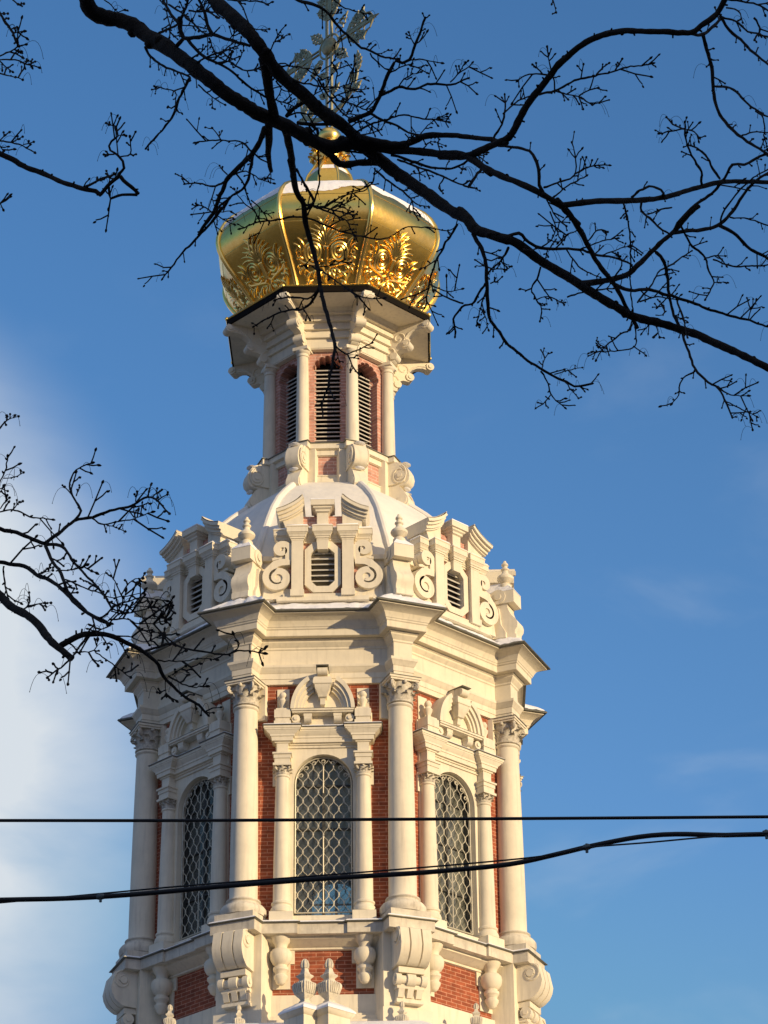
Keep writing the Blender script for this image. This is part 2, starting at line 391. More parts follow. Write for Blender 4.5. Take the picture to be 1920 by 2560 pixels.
# pendants under the small columns
def pendant_mb():
    m = MB(); c = (0, 3.72)
    m.lathe([(.0, 18.90), (.20, 18.90), (.20, 18.865), (.185, 18.84), (.165, 18.79), (.13, 18.75), (.115, 18.70), (.12, 18.66), (.16, 18.645), (.20, 18.60), (.215, 18.53), (.205, 18.45), (.16, 18.37), (.12, 18.34), (.115, 18.31), (.15, 18.29), (.15, 18.24), (.12, 18.21), (.105, 18.16), (.135, 18.13), (.135, 18.09), (.11, 18.05), (.09, 18.0), (.05, 17.965), (.0, 17.955)], c, 20)
    m.box(-.25, .25, 3.5, 3.575, 18.42, 18.89); m.box(-.17, .17, 3.5, 3.57, 17.93, 18.42)
    return m
p0 = pendant_mb()
o = p0.shifted(-.79).build('pendant', STONE, TOWER); around(o, TOWER, ALL)
o = p0.shifted(.79).build('pendant', STONE, TOWER); around(o, TOWER, ALL)
# ledge: block course with breaks forward, then a sheet-metal capping
def ledge_plan(dw, z):
    P = []
    for i in range(8):
        ph = A8*i; n = (sin(ph), -cos(ph)); t = (cos(ph), sin(ph))
        P2 = [(-1.09 - dw*0, 3.985 + dw), (-.47 + dw, 3.985 + dw), (-.47 + dw, 3.93 + dw), (.47 - dw, 3.93 + dw), (.47 - dw, 3.985 + dw), (1.09, 3.985 + dw)]
        for s, r in P2: P.append((n[0]*r + t[0]*s, n[1]*r + t[1]*s, z))
        ph = A8*(i + .5); e = (sin(ph), -cos(ph)); t = (cos(ph), sin(ph)); hw = .465 + dw
        q = (3.985 + dw - hw*S22)/C22
        for s, r in ((-hw, q), (-hw, 3.96 + hw), (hw, 3.96 + hw), (hw, q)): P.append((e[0]*r + t[0]*s, e[1]*r + t[1]*s, z))
    return P
b = MB(); b.stack([ledge_plan(0, 18.89), ledge_plan(0, 19.10)]); led = b.build('window_ledge', STONE_D, TOWER)
b = MB(); b.stack([ledge_plan(.02, 19.088), ledge_plan(.05, 19.098), ledge_plan(.052, 19.112), ledge_plan(-.05, 19.14), ledge_plan(-.2, 19.15)]); b.build('flashing', FLASH, led)
b = MB(); b.stack([ledge_plan(.03, 19.1185), ledge_plan(.015, 19.142), ledge_plan(-.03, 19.165), ledge_plan(-.12, 19.185), ledge_plan(-.3, 19.2)]); b.build('snow', SNOW, led)
b = MB(); b.stack([octa(a, z) for a, z in ((3.56, 18.68), (3.60, 18.69), (3.60, 18.73), (3.66, 18.745), (3.72, 18.80), (3.80, 18.84), (3.80, 18.892))]); b.build('bed_moulding', STONE, led)

# ---- drum walls with window openings (hollow, so the far windows show through)
b = MB()
b.prism([(-1.46, 18.95), (1.46, 18.95), (1.46, 24.3), (-1.46, 24.3)], 3.26, 3.54, [[(-.64, 19.3), (.64, 19.3), (.64, 22.78), (-.64, 22.78)]])
o = b.build('brick_wall', BRICK, TOWER); around(o, TOWER, ALL)
b = MB(); b.prism([(-1.34, 19.0), (1.34, 19.0), (1.34, 24.6), (-1.34, 24.6)], 3.20, 3.255, [[(-.66, 19.28), (.66, 19.28), (.66, 22.8), (-.66, 22.8)]])
o = b.build('inner_plaster', PLAST, TOWER); around(o, TOWER, ALL)
b = MB(); b.stack([octa(3.3, 19.05), octa(3.3, 19.12)]); b.build('inner_floor', PLAST, TOWER)
b = MB(); b.stack([octa(3.3, 24.5), octa(3.3, 24.6)]); b.build('inner_ceiling', PLAST, TOWER)

# ---- corner columns
def leaf(m, c, a, z0, h, R0, R1, w, curl):
    """one bent acanthus leaf on a bell at angle a"""
    n = 6; A = []
    for i in range(n + 1):
        t = i/n; R = R0 + (R1 - R0)*t + (curl*max(0, t - .6)/.4 if t > .6 else 0); z = z0 + h*t - (h*.28*((t - .75)/.25) if t > .75 else 0)
        wd = w*(1 - .35*t)*(1 if t < .85 else .75) * (1 + .18*(-1)**i)
        for k in (-1, 0, 1):
            rr = R + (.014 if k == 0 else 0); da = k*wd/2/max(R, .05)
            A.append((c[0] + rr*cos(a + da), -c[1] + rr*sin(a + da), z))
    fs = [(3*i + j, 3*i + j + 1, 3*i + j + 4, 3*i + j + 3) for i in range(n) for j in (0, 1)]
    nb = len(A); Bk = [(x + (c[0] - x)*.09, y + (-c[1] - y)*.09, z - .004) for x, y, z in A]
    m.add(A + Bk, fs + [tuple(q + nb for q in reversed(f)) for f in fs])
def capital_mb(c, z0, z1, r0, hw):
    m = MB(); H = z1 - z0
    m.lathe([(r0, z0 - .02), (r0*1.18, z0), (r0*1.18, z0 + .03), (r0, z0 + .045), (r0*.98, z0 + .1*H), (r0*1.0, z0 + .5*H), (r0*1.14, z0 + .8*H), (hw*.86, z1 - .06*H)], c, 20)
    for k in range(8): leaf(m, c, 2*pi*k/8, z0 + .06*H, .42*H, r0*1.02, r0*1.14, r0*.72, r0*.30)
    for k in range(8): leaf(m, c, 2*pi*(k + .5)/8, z0 + .10*H, .68*H, r0*1.02, r0*1.26, r0*.66, r0*.36)
    for k in range(4):      # corner volutes
        a = pi/4 + k*pi/2; d = (cos(a), sin(a)); R = hw*1.12; zc = z1 - .23*H
        pts = []
        for i in range(18):
            t = i/17; th = pi/2 - t*3.3*pi; q = H*.17*(1 - .75*t)
            pts.append((c[0] + d[0]*(R + q*cos(th) - .02), -c[1] + d[1]*(R + q*cos(th) - .02), zc + q*sin(th)))
        st = [(c[0] + d[0]*r0*1.15, -c[1] + d[1]*r0*1.15, z0 + .45*H), (c[0] + d[0]*hw*.85, -c[1] + d[1]*hw*.85, z1 - .10*H)]
        m.tube(st + pts, [r0*.09, r0*.12] + [r0*.13]*18, 6)
    for k in range(4):      # flower in the middle of each side
        a = k*pi/2; m.blob((c[0] + cos(a)*hw*.9, -c[1] + sin(a)*hw*.9, z1 - .10*H), r0*.2, r0*.2, r0*.2, 6, 4)
    return m
C = (0, 3.97)
b = MB(); prof = []
for i in range(13):
    t = i/12; prof.append((.272 - .042*t**1.6, 19.66 + t*(23.56 - 19.66)))
b.lathe([(.3, 19.62), (.285, 19.64)] + prof + [(.25, 23.575), (.262, 23.60), (.25, 23.63), (.232, 23.64)], C, 28)
col = b.build('corner_column', STONE, TOWER)
b = MB(); b.box(-.405, .405, 3.56, 4.375, 19.13, 19.29)
b.lathe([(.36, 19.285), (.43, 19.30), (.452, 19.37), (.445, 19.44), (.40, 19.50), (.345, 19.515), (.32, 19.54), (.315, 19.57), (.34, 19.60), (.335, 19.62), (.29, 19.64)], C, 28)
b.build('base', STONE_D, col)
b = capital_mb(C, 23.66, 24.11, .225, .31); b.build('capital', CAPM, col, 50)
b = MB(); b.box(-.30, .30, 3.55, 4.26, 24.09, 24.13); b.box(-.325, .325, 3.55, 4.28, 24.13, 24.178); b.build('abacus', STONE, col)
b = MB(); b.box(-.338, .338, 3.55, 4.298, 24.176, 24.188); b.build('flashing', FLASH, col)
b = MB(); b.box(-.335, .335, 3.5, 3.80, 23.42, 24.2); b.build('backing_block', STONE, col)
around(col, TOWER, ALL, True)

# ---- windows with their aedicules
def arch_pts(hw, z0, zs, n=18, zr=None, k=1.0):
    return [(-hw, z0), (hw, z0)] + [(hw*cos(pi*i/n), zs + hw*k*sin(pi*i/n)) for i in range(n + 1)]
b = MB(); b.prism([(-.72, 19.13), (.72, 19.13), (.72, 22.9), (-.72, 22.9)], 3.42, 3.615, [arch_pts(.575, 19.36, 22.10)])
b.box(-.62, .62, 3.38, 3.64, 19.2, 19.355)
for sg in (-1, 1):
    s = sorted((sg*.62, sg*.93)); b.box(s[0], s[1], 3.5, 3.598, 19.13, 22.9)
    s = sorted((sg*.62, sg*.985)); b.box(s[0], s[1], 3.5, 3.59, 22.03, 22.42)
win = b.build('window', STONE, TOWER)
b = MB(); b.prism(arch_pts(.62, 19.3, 22.10), 3.335, 3.345); b.build('glass_pane', GLASS, win, None)
b = MB()
b.prism(arch_pts(.615, 19.31, 22.10), 3.35, 3.40, [arch_pts(.53, 19.42, 22.10)])
b.box(-.03, .03, 3.35, 3.385, 19.4, 22.62)
for z in (20.25, 21.2, 22.10): b.box(-.55, .55, 3.352, 3.38, z - .02, z + .02)
b.build('window_frame', WFRAME, win)
# wrought-iron grille
b = MB(); gy = 3.50; zA = 19.46; sp = .0995; row = .176
def inside(s, z): return abs(s) < .535 and z > zA and (z < 22.10 or s*s + (z - 22.10)**2 < .535**2)
for j in range(-6, 6):
    x0 = (j + .5)*sp; run = []
    for i in range(0, 19*10 + 1):
        z = zA + i*row/10; cw = cos(pi*(z - zA)/row); s = x0 + (1 if j % 2 == 0 else -1)*sp*.475*(abs(cw)**.72)*(1 if cw > 0 else -1)
        if inside(s, z): run.append((s, -gy, z))
        else:
            if len(run) > 2: b.tube(run, .0068, 5)
            run = []
    if len(run) > 2: b.tube(run, .0068, 5)
for i in range(0, 19):
    for j in range(-5, 6):
        if (i + j) % 2 == 1:
            s = j*sp; z = zA + i*row
            if inside(s, z): b.blob((s, -gy, z), .019, .016, .024, 6, 4)
fr = [(-.545, -gy, 19.45), (-.545, -gy, 22.10)] + [(-.545*cos(pi*i/22), -gy, 22.10 + .545*sin(pi*i/22)) for i in range(1, 23)] + [(.545, -gy, 19.45)]
b.tube(fr, .014, 5); b.tube([(-.55, -gy, 19.455), (.55, -gy, 19.455)], .014, 5); b.tube([(0, -gy - .01, 19.45), (0, -gy - .01, 21.0)], .012, 5)
b.tube([(0, -gy - .01, 21.9), (0, -gy - .01, 22.45)], .010, 5)
for a in range(7):      # little scrolls along the arch
    th = pi*(a + 1)/8; cx, cz = .47*cos(th), 22.10 + .47*sin(th)
    b.tube([(cx + .045*(1 - .5*q/12)*cos(q*.75), -gy, cz + .045*(1 - .5*q/12)*sin(q*.75)) for q in range(13)], .008, 4)
for z in (20.35, 21.3):
    for sg in (-1, 1): b.tube([(sg*.545, -gy, z), (sg*.6, -gy + .05, z)], .02, 5)
b.build('grille', GRILL, win)
# two slender columns
for sg in (-1, 1):
    c = (sg*.79, 3.665); b = MB()
    b.lathe([(.175, 19.60)] + [(.168 - .036*(i/10)**1.5, 19.62 + i/10*2.52) for i in range(11)] + [(.15, 22.155), (.155, 22.175), (.147, 22.19), (.13, 22.2)], c, 22)
    sc = b.build('small_column', STONE, win)
    b = MB(); b.box(c[0] - .225, c[0] + .225, 3.5, 3.895, 19.15, 19.36)
    b.lathe([(.19, 19.355), (.215, 19.38), (.222, 19.43), (.205, 19.48), (.185, 19.50), (.182, 19.53), (.2, 19.55), (.2, 19.58), (.175, 19.605)], c, 22); b.build('base', STONE, sc)
    b = capital_mb(c, 22.20, 22.375, .128, .165); b.build('capital', CAPM, sc, 50)
    b = MB(); b.box(c[0] - .18, c[0] + .18, 3.5, 3.85, 22.37, 22.42); b.build('abacus', STONE, sc)
# entablature
def eplan(hw, rf, rr, z):
    a = .79
    return [(s, -r, z) for s, r in ((-a - hw, 3.50), (-a - hw, rf), (-a + hw, rf), (-a + hw, rr), (a - hw, rr), (a - hw, rf), (a + hw, rf), (a + hw, 3.50))]
b = MB()
for sg in (-1, 1):
    c0 = sg*.79
    b.stack([[(c0 - w, -3.5, z), (c0 - w, -r, z), (c0 + w, -r, z), (c0 + w, -3.5, z)] for w, r, z in (
        (.150, 3.82, 22.421), (.150, 3.82, 22.52), (.165, 3.835, 22.523), (.165, 3.835, 22.595), (.19, 3.86, 22.605), (.19, 3.86, 22.64), (.15, 3.82, 22.65), (.112, 3.78, 22.655), (.112, 3.78, 22.84))])
b.stack([eplan(*q) for q in (
    (.113, 3.781, 3.625, 22.80), (.113, 3.781, 3.645, 22.802), (.115, 3.782, 3.645, 22.85), (.15, 3.80, 3.672, 22.855), (.15, 3.80, 3.672, 22.885), (.205, 3.835, 3.715, 22.89), (.215, 3.84, 3.72, 22.975),
    (.24, 3.855, 3.735, 22.98), (.24, 3.855, 3.735, 23.02), (.27, 3.865, 3.75, 23.04), (.325, 3.89, 3.78, 23.10), (.345, 3.90, 3.785, 23.105), (.345, 3.90, 3.785, 23.13), (.365, 3.912, 3.80, 23.135), (.365, 3.912, 3.80, 23.185))])
en = b.build('entablature', STONE, win, 18)
b = MB(); b.stack([eplan(*q) for q in ((.385, 3.935, 3.822, 23.186), (.388, 3.938, 3.824, 23.2), (.30, 3.86, 3.76, 23.215))]); b.build('flashing', FLASH, en)
b = MB(); b.stack([eplan(*q) for q in ((.37, 3.92, 3.805, 23.208), (.36, 3.90, 3.79, 23.228), (.30, 3.8, 3.72, 23.24))]); b.build('snow', SNOW, en)
# segmental broken pediment
b = MB(); b.box(-.63, .63, 3.5, 3.66, 23.2, 23.49)
b.box(-.60, .60, 3.5, 3.86, 23.47, 23.505); b.box(-.615, .615, 3.5, 3.885, 23.505, 23.545); b.box(-.59, .59, 3.5, 3.84, 23.545, 23.57)
def el(t, k): return (.635*k*cos(t), 23.52 + .80*k*sin(t))
for sg in (-1, 1):
    t0, t1 = 0.03, 1.10; N_ = 12
    T = [(t0 + (t1 - t0)*i/N_) for i in range(N_ + 1)]
    for k0, k1, rr_ in ((1.0, .88, 3.90), (.88, .77, 3.86), (.77, .68, 3.815), (.68, .60, 3.775)):
        out = [el(t, k0) for t in T] + [el(t, k1) for t in reversed(T)]
        b.prism([(sg*s, z) for s, z in out], 3.5, rr_)
    T = [pi/2*i/N_ for i in range(N_ + 1)]
    b.prism([(sg*s, z) for s, z in [el(t, .72) for t in T] + [(0, 23.52)]], 3.5, 3.70)
b.prism([el(t, .93) for t in [.9 + 1.34*i/8 for i in range(9)]] + [(-.3, 23.6), (.3, 23.6)], 3.5, 3.64)
for sg in (-1, 1):      # brackets under the sill, scrolls at the ends
    s = sorted((sg*.21, sg*.375)); b.box(s[0], s[1], 3.5, 3.83, 23.40, 23.47); b.cyl_s(3.74, 23.38, .09, s[0] + .01, s[1] - .01, 14)
    b.cyl_r(sg*.53, 23.37, .085, 3.5, 3.80, 16); b.cyl_r(sg*.53, 23.37, .04, 3.5, 3.825, 12)
ped = b.build('pediment', STONE, win)
b = MB(); b.box(-.62, .62, 3.86, 3.892, 23.546, 23.552); b.build('flashing', FLASH, ped)
# keystone cartouche
b = MB()
b.stack([[(-w, -3.6, z), (-w, -r, z), (w, -r, z), (w, -3.6, z)] for w, r, z in (
    (.03, 3.74, 23.62), (.05, 3.80, 23.66), (.05, 3.82, 23.78), (.085, 3.86, 23.80), (.085, 3.87, 23.83), (.105, 3.89, 23.88), (.15, 3.94, 23.96), (.155, 3.95, 24.03), (.185, 3.97, 24.05), (.19, 3.97, 24.10), (.175, 3.96, 24.17), (.15, 3.92, 24.21))])
b.box(-.11, .11, 3.55, 3.80, 24.15, 24.40)
b.cyl_s(3.93, 24.31, .085, -.10, .10, 16); b.box(-.10, .10, 3.6, 3.93, 24.23, 24.395)
ks = b.build('keystone', STONE, win)
b = MB(); b.box(-.125, .125, 3.6, 4.05, 24.397, 24.412); b.build('flashing', FLASH, ks)
# little vases over the columns
for sg in (-1, 1):
    c = (sg*.79, 3.72); b = MB()
    b.box(c[0] - .12, c[0] + .12, 3.5, 3.565, 23.24, 24.10); b.box(c[0] - .175, c[0] + .175, 3.5, 3.58, 23.24, 23.56)
    for w, z0, z1 in ((.165, 23.22, 23.30), (.14, 23.30, 23.37), (.16, 23.37, 23.40), (.16, 23.40, 23.54), (.13, 23.54, 23.58)): b.box(c[0] - w, c[0] + w, 3.5, c[1] + w*.9, z0, z1)
    b.lathe([(.09, 23.58), (.055, 23.61), (.05, 23.65), (.085, 23.73), (.092, 23.77), (.06, 23.81), (.055, 23.83), (.075, 23.86), (.078, 23.90), (.05, 23.95), (0, 23.965)], c, 14)
    b.build('vase', STONE, win)
around(win, TOWER, ALL)

# ---- main entablature, breaking forward over every column
RC = 3.97
def ent(profile): return [ressaut(hw, 3.405, RC, z) for hw, z in profile]
b = MB(); b.stack(ent([(.15, 24.19), (.205, 24.191), (.205, 24.30), (.218, 24.302), (.218, 24.415), (.24, 24.44), (.262, 24.50), (.285, 24.53), (.285, 24.585),
    (.196, 24.60), (.196, 24.93), (.215, 24.95), (.215, 24.985), (.245, 25.02), (.28, 25.07), (.285, 25.10), (.31, 25.115), (.31, 25.14)]))
entab = b.build('entablature', STONE, TOWER, 22)
b = MB(); b.stack(ent([(.30, 25.141), (.415, 25.142), (.425, 25.15), (.425, 25.275), (.445, 25.295), (.45, 25.32), (.465, 25.335), (.475, 25.37), (.515, 25.44), (.58, 25.49), (.655, 25.52), (.69, 25.53), (.69, 25.552)]))
b.build('cornice', STONE, entab, 22)
b = MB(); b.stack(ent([(.68, 25.553), (.745, 25.555), (.752, 25.57), (.735, 25.60), (.6, 25.615)])); b.build('flashing', FLASH, entab)
def bumpy(P, amp, seed):
    rg = random.Random(seed); return [(x + rg.uniform(-amp, amp), y + rg.uniform(-amp, amp), z + rg.uniform(-amp, amp)) for x, y, z in P]
def fine(P, step=.14):
    Q = []
    for i, a in enumerate(P):
        c = P[(i + 1) % len(P)]; n = max(1, round(sqrt((a[0] - c[0])**2 + (a[1] - c[1])**2)/step))
        if n > 6 or True:
            for j in range(n): Q.append(tuple(a[k] + (c[k] - a[k])*j/n for k in range(3)))
    return Q
def cornice_snow():
    rg = random.Random(9); base = ressaut(.69, 3.405, RC, 0); cnt = [max(1, round(sqrt((base[i][0] - base[(i + 1) % 32][0])**2 + (base[i][1] - base[(i + 1) % 32][1])**2)/.11)) for i in range(32)]
    rings = []
    for hw, z, a_ in ((.728, 25.602, .02), (.70, 25.64, .025), (.60, 25.72, .035), (.45, 25.83, .035), (.30, 25.95, .02), (.16, 26.0, 0)):
        P = ressaut(hw, 3.405, RC, z); Q = []
        for i in range(32):
            a, c = P[i], P[(i + 1) % 32]
            for j in range(cnt[i]):
                t = j/cnt[i]; k = 1 - abs(rg.gauss(0, a_))*.35
                Q.append(((a[0] + (c[0] - a[0])*t)*k, (a[1] + (c[1] - a[1])*t)*k, z + rg.uniform(-.5, 1)*a_))
        rings.append(Q)
    m = MB(); m.stack(rings); return m
b = cornice_snow()
b.build('snow', SNOW, entab, 60)

# ---- attic: parapet wall, corner pedestals with vases, dormers
b = MB(); b.stack([octa(3.52, 25.6), octa(3.52, 26.95), octa(3.60, 26.96), octa(3.60, 27.06), octa(3.5, 27.1)]); b.build('attic_wall', STONE, TOWER)
b = MB()
out = [(3.4, 25.95), (4.33, 25.95), (4.33, 26.06), (4.30, 26.08), (4.31, 26.16), (4.355, 26.22), (4.365, 26.30), (4.345, 26.38), (4.30, 26.44), (4.245, 26.50), (4.19, 26.60), (4.155, 26.70), (4.15, 26.80), (3.4, 26.80)]
b.sprism(out, -.185, .185)
b.sprism([(3.4, 26.80), (4.31, 26.80), (4.31, 27.08), (3.4, 27.08)], -.215, .215)
b.sprism([(3.4, 26.0), (4.12, 26.0), (4.12, 26.12), (4.02, 26.3), (3.98, 26.7), (3.4, 26.8)], -.25, .25)
b.stack([[(-.2, -3.4, 27.08), (.2, -3.4, 27.08), (.2, -4.30, 27.08), (-.2, -4.30, 27.08)], [(-.02, -3.4, 27.34), (.02, -3.4, 27.34), (.02, -4.08, 27.34), (-.02, -4.08, 27.34)]])
for sg in (-1, 1):
    b.cyl_s(3.96, 26.96, .17, sg*.2, sg*.235, 16); b.cyl_s(3.96, 26.96, .08, sg*.2, sg*.26, 12)
    b.prism([(sg*.185, 26.0), (sg*.50, 26.0), (sg*.42, 26.14), (sg*.30, 26.38), (sg*.24, 26.7), (sg*.185, 26.8)], 3.5, 3.85)
atp = b.build('corner_pedestal', STONE, TOWER)
b = MB(); b.stack([[(-.215, -3.4, 27.085), (.215, -3.4, 27.085), (.215, -4.315, 27.085), (-.215, -4.315, 27.085)], [(-.215, -3.4, 27.10), (.215, -3.4, 27.10), (.215, -4.315, 27.10), (-.215, -4.315, 27.10)], [(-.03, -3.4, 27.37), (.03, -3.4, 27.37), (.03, -4.05, 27.37), (-.03, -4.05, 27.37)]])
b.build('snow', SNOW, atp)
b = MB(); b.lathe([(.13, 27.22), (.13, 27.30), (.09, 27.34), (.075, 27.35), (.13, 27.39), (.175, 27.44), (.178, 27.48), (.15, 27.52), (.095, 27.56), (.07, 27.60), (.065, 27.64), (.09, 27.665), (.09, 27.69), (.055, 27.71), (.05, 27.75), (.075, 27.78), (.07, 27.81), (.035, 27.85), (.03, 27.88), (0, 27.895)], (0, 4.06), 16)
b.build('vase', STONE, atp)
b = MB(); b.blob((-.02, -4.06, 27.525), .12, .11, .03, 8, 4); b.build('snow', SNOW, atp)
around(atp, TOWER, ALL, True)

def octo(hw, ch, z0, z1): return [(-hw + ch, z0), (hw - ch, z0), (hw, z0 + ch), (hw, z1 - ch), (hw - ch, z1), (-hw + ch, z1), (-hw, z1 - ch), (-hw, z0 + ch)]
b = MB(); b.prism([(-.70, 26.0), (.70, 26.0), (.70, 27.4), (-.70, 27.4)], 3.45, 3.70, [octo(.25, .12, 26.26, 27.13)])
b.box(-.42, .42, 3.4, 3.70, 27.5, 27.90)
dor = b.build('dormer', BRICK_P, TOWER)
b = MB(); b.box(-.74, .74, 2.6, 3.46, 26.0, 27.45); b.box(-.5, .5, 2.6, 3.45, 27.45, 27.85); b.build('dormer_body', STONE, dor)
b = MB(); b.stack([[(-.78, -3.55, 27.45), (.78, -3.55, 27.45), (.78, -2.4, 27.45), (-.78, -2.4, 27.45)], [(-.45, -3.5, 27.92), (.45, -3.5, 27.92), (.45, -2.4, 27.98), (-.45, -2.4, 27.98)], [(-.2, -3.45, 28.0), (.2, -3.45, 28.0), (.2, -2.4, 28.08), (-.2, -2.4, 28.08)]]); b.build('roof', SNOW, dor)
b = MB(); b.prism(octo(.365, .175, 26.125, 27.265), 3.6, 3.80, [octo(.24, .115, 26.265, 27.12)]); b.build('octagonal_frame', STONE, dor)
b = MB(); b.box(-.26, .26, 3.47, 3.49, 26.2, 27.2); b.build('dark_backing', UNLIT, dor)
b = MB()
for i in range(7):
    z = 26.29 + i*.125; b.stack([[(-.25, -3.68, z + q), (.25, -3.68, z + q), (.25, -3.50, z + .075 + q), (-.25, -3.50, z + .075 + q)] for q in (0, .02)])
lv = b.build('louvre', SLAT_SHADE, dor); b = MB()
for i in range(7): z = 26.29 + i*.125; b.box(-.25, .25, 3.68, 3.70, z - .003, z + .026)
b.build('sunlit_edges', SLAT_LIT, lv)
b = MB(); b.box(-.93, .93, 3.45, 3.84, 25.93, 26.02); b.box(-.8, .8, 3.45, 3.80, 26.02, 26.10)
for sg in (-1, 1):
    s = sorted((sg*.395, sg*.63)); b.box(s[0], s[1], 3.5, 3.87, 26.16, 27.28); b.box(s[0] - .02, s[1] + .02, 3.5, 3.895, 26.02, 26.16)
b.build('pilasters', STONE, dor)
def dplan(d, z):
    P = []
    for sg in (-1, 1):
        q = [(.90 + d, 3.5), (.90 + d, 3.70 + d), (.625 + d, 3.70 + d), (.625 + d, 3.86 + d), (.40 - d, 3.86 + d), (.39 - d, 3.74 + d), (.105 + d, 3.74 + d), (.105 + d, 3.87 + d)]
        q = [(sg*s, r) for s, r in q]; P += q if sg < 0 else q[::-1]
    return [(s, -r, z) for s, r in P]
b = MB(); b.stack([dplan(d, z) for d, z in ((.0, 27.27), (.015, 27.272), (.015, 27.305), (.035, 27.31), (.035, 27.345), (.05, 27.35), (.06, 27.385), (.085, 27.42), (.085, 27.43), (.10, 27.432), (.10, 27.545), (.11, 27.547), (.11, 27.572))])
de = b.build('entablature', STONE, dor, 18)
b = MB(); b.stack([bumpy(dplan(d, z), a_, i) for i, (d, z, a_) in enumerate(((.10, 27.573, 0), (.09, 27.60, .008), (.0, 27.64, .015), (-.05, 27.65, .02)))]); b.build('snow', SNOW, de, 60)
b = MB(); b.stack([[(-w, -3.6, z), (-w, -r, z), (w, -r, z), (w, -3.6, z)] for w, r, z in ((.105, 3.86, 27.07), (.125, 3.88, 27.28))])
b.build('keystone', STONE, dor)
b = MB(); b.box(-.115, .115, 3.6, 3.86, 27.56, 27.899)
b.stack([[(-w, -3.5, z), (-w, -r, z), (w, -r, z), (w, -3.5, z)] for w, r, z in ((.115, 3.86, 27.90), (.145, 3.90, 27.92), (.145, 3.90, 27.96), (.19, 3.94, 27.985), (.19, 3.94, 28.02), (.24, 3.98, 28.03), (.24, 3.98, 28.15))])
kb = b.build('pediment_block', STONE, dor, 20)
b = MB(); b.stack([[(-w, -3.48, z), (-w, -r, z), (w, -r, z), (w, -3.48, z)] for w, r, z in ((.245, 3.985, 28.151), (.235, 3.98, 28.18), (.15, 3.9, 28.21))]); b.build('snow', SNOW, kb)
for sg in (-1, 1):       # broken pediment wings with a hollow, moulded rake
    b = MB()
    b.prism([(sg*s, z) for s, z in ((.40, 27.57), (.40, 28.14), (.52, 28.05), (.64, 27.96), (.76, 27.88), (.84, 27.82), (.74, 27.57))], 3.3, 3.80)
    cv = [(.405, 28.25), (.48, 28.17), (.57, 28.10), (.67, 28.04), (.78, 27.985), (.94, 27.93)]
    for off, w, r1 in ((.0, .075, 4.0), (.055, .075, 3.945), (.12, .07, 3.89), (.16, .045, 3.85)):
        b.ribbon([(sg*(s - off*.35*(1 if i else 0)), z - off - .02) for i, (s, z) in enumerate(cv)], w, 3.3, r1)
    pw = b.build('broken_pediment', STONE, dor)
    b = MB(); b.ribbon([(sg*s, z + .02) for s, z in cv], .02, 3.28, 4.0); b.build('flashing', STONE_D, pw)
def spiral(cx, cz, R0, R1, a0, turns, n=26, sx=1, dr=1):
    return [(cx + sx*(R0 + (R1 - R0)*(i/n))*cos(a0 + dr*turns*2*pi*i/n), cz + (R0 + (R1 - R0)*(i/n))*sin(a0 + dr*turns*2*pi*i/n)) for i in range(n + 1)]
for sg in (-1, 1):
    b = MB()
    # upper volute, lower volute, on a backing plate
    up = [(.66, 27.0), (.70, 27.10), (.68, 27.2)]
    def mir(P): return [(sg*s, z) for s, z in P]
    P1 = [(.70, 26.85), (.69, 26.98), (.69, 27.08)] + spiral(.825, 27.09, .145, .055, pi, 1.1, 26, 1, -1)
    b.ribbon(mir(P1), [.12, .14, .145] + [.145]*10 + [.145 - .08*i/16 for i in range(17)], 3.5, 3.83)
    b.cyl_r(sg*.83, 27.08, .095, 3.5, 3.80, 18); b.cyl_r(sg*.825, 27.09, .18, 3.5, 3.69, 20)
    b.prism(mir([(.62, 26.86), (.90, 26.9), (1.02, 26.87), (1.03, 26.92), (.92, 26.96), (.75, 26.97), (.62, 26.97)]), 3.5, 3.78)
    P2 = [(.65, 26.79), (.74, 26.80), (.84, 26.80), (.95, 26.765)] + spiral(.905, 26.455, .24, .085, 1.0, 1.5, 34, 1, -1)
    b.ribbon(mir(P2), [.10, .14, .15, .16] + [.185 - .08*i/34 for i in range(35)], 3.5, 3.84)
    b.cyl_r(sg*.875, 26.44, .12, 3.5, 3.81, 18)
    b.prism(mir([(.6, 26.12), (.95, 26.14), (1.15, 26.4), (1.12, 26.65), (.98, 26.82), (.85, 26.86), (.62, 26.9)]), 3.5, 3.69)
    b.prism(mir([(.62, 26.02), (1.22, 26.02), (1.17, 26.3), (1.10, 26.35), (.62, 26.22)]), 3.5, 3.74)
    b.build('side_scroll', STONE, dor, 50)
around(dor, TOWER, ALL)

# ---- bell-shaped snowy roof with eight rolls
rp = [(3.62, 27.08), (3.55, 27.32), (3.42, 27.62), (3.25, 27.95), (3.08, 28.30), (2.88, 28.66), (2.62, 29.02), (2.28, 29.37), (1.92, 29.69), (1.62, 29.90), (1.5, 29.95)]
def octR(R, z, bulge=.0, sub=6, seed=0):
    rg = random.Random(seed); P = []
    for i in range(8):
        a0 = A8*(i - .5); a1 = A8*(i + .5)
        p0 = Vector((R*sin(a0), -R*cos(a0))); p1 = Vector((R*sin(a1), -R*cos(a1)))
        for j in range(sub):
            t = j/sub; p = p0.lerp(p1, t); k = 1 + bulge*4*t*(1 - t) + (rg.uniform(-.004, .004) if seed else 0)
            P.append((p.x*k, p.y*k, z))
    return P
b = MB(); b.stack([octR(R, z, .012, 6, i + 3) for i, (R, z) in enumerate(rp)], False); roof = b.build('bell_roof', ROOF, TOWER, 25)
b = MB(); b.tube([(0, -(R - .015), z) for R, z in rp[:-1]], [.085]*9 + [.06], 10); o = b.build('roof_roll', ROOF, roof); around(o, roof, ALL, True)

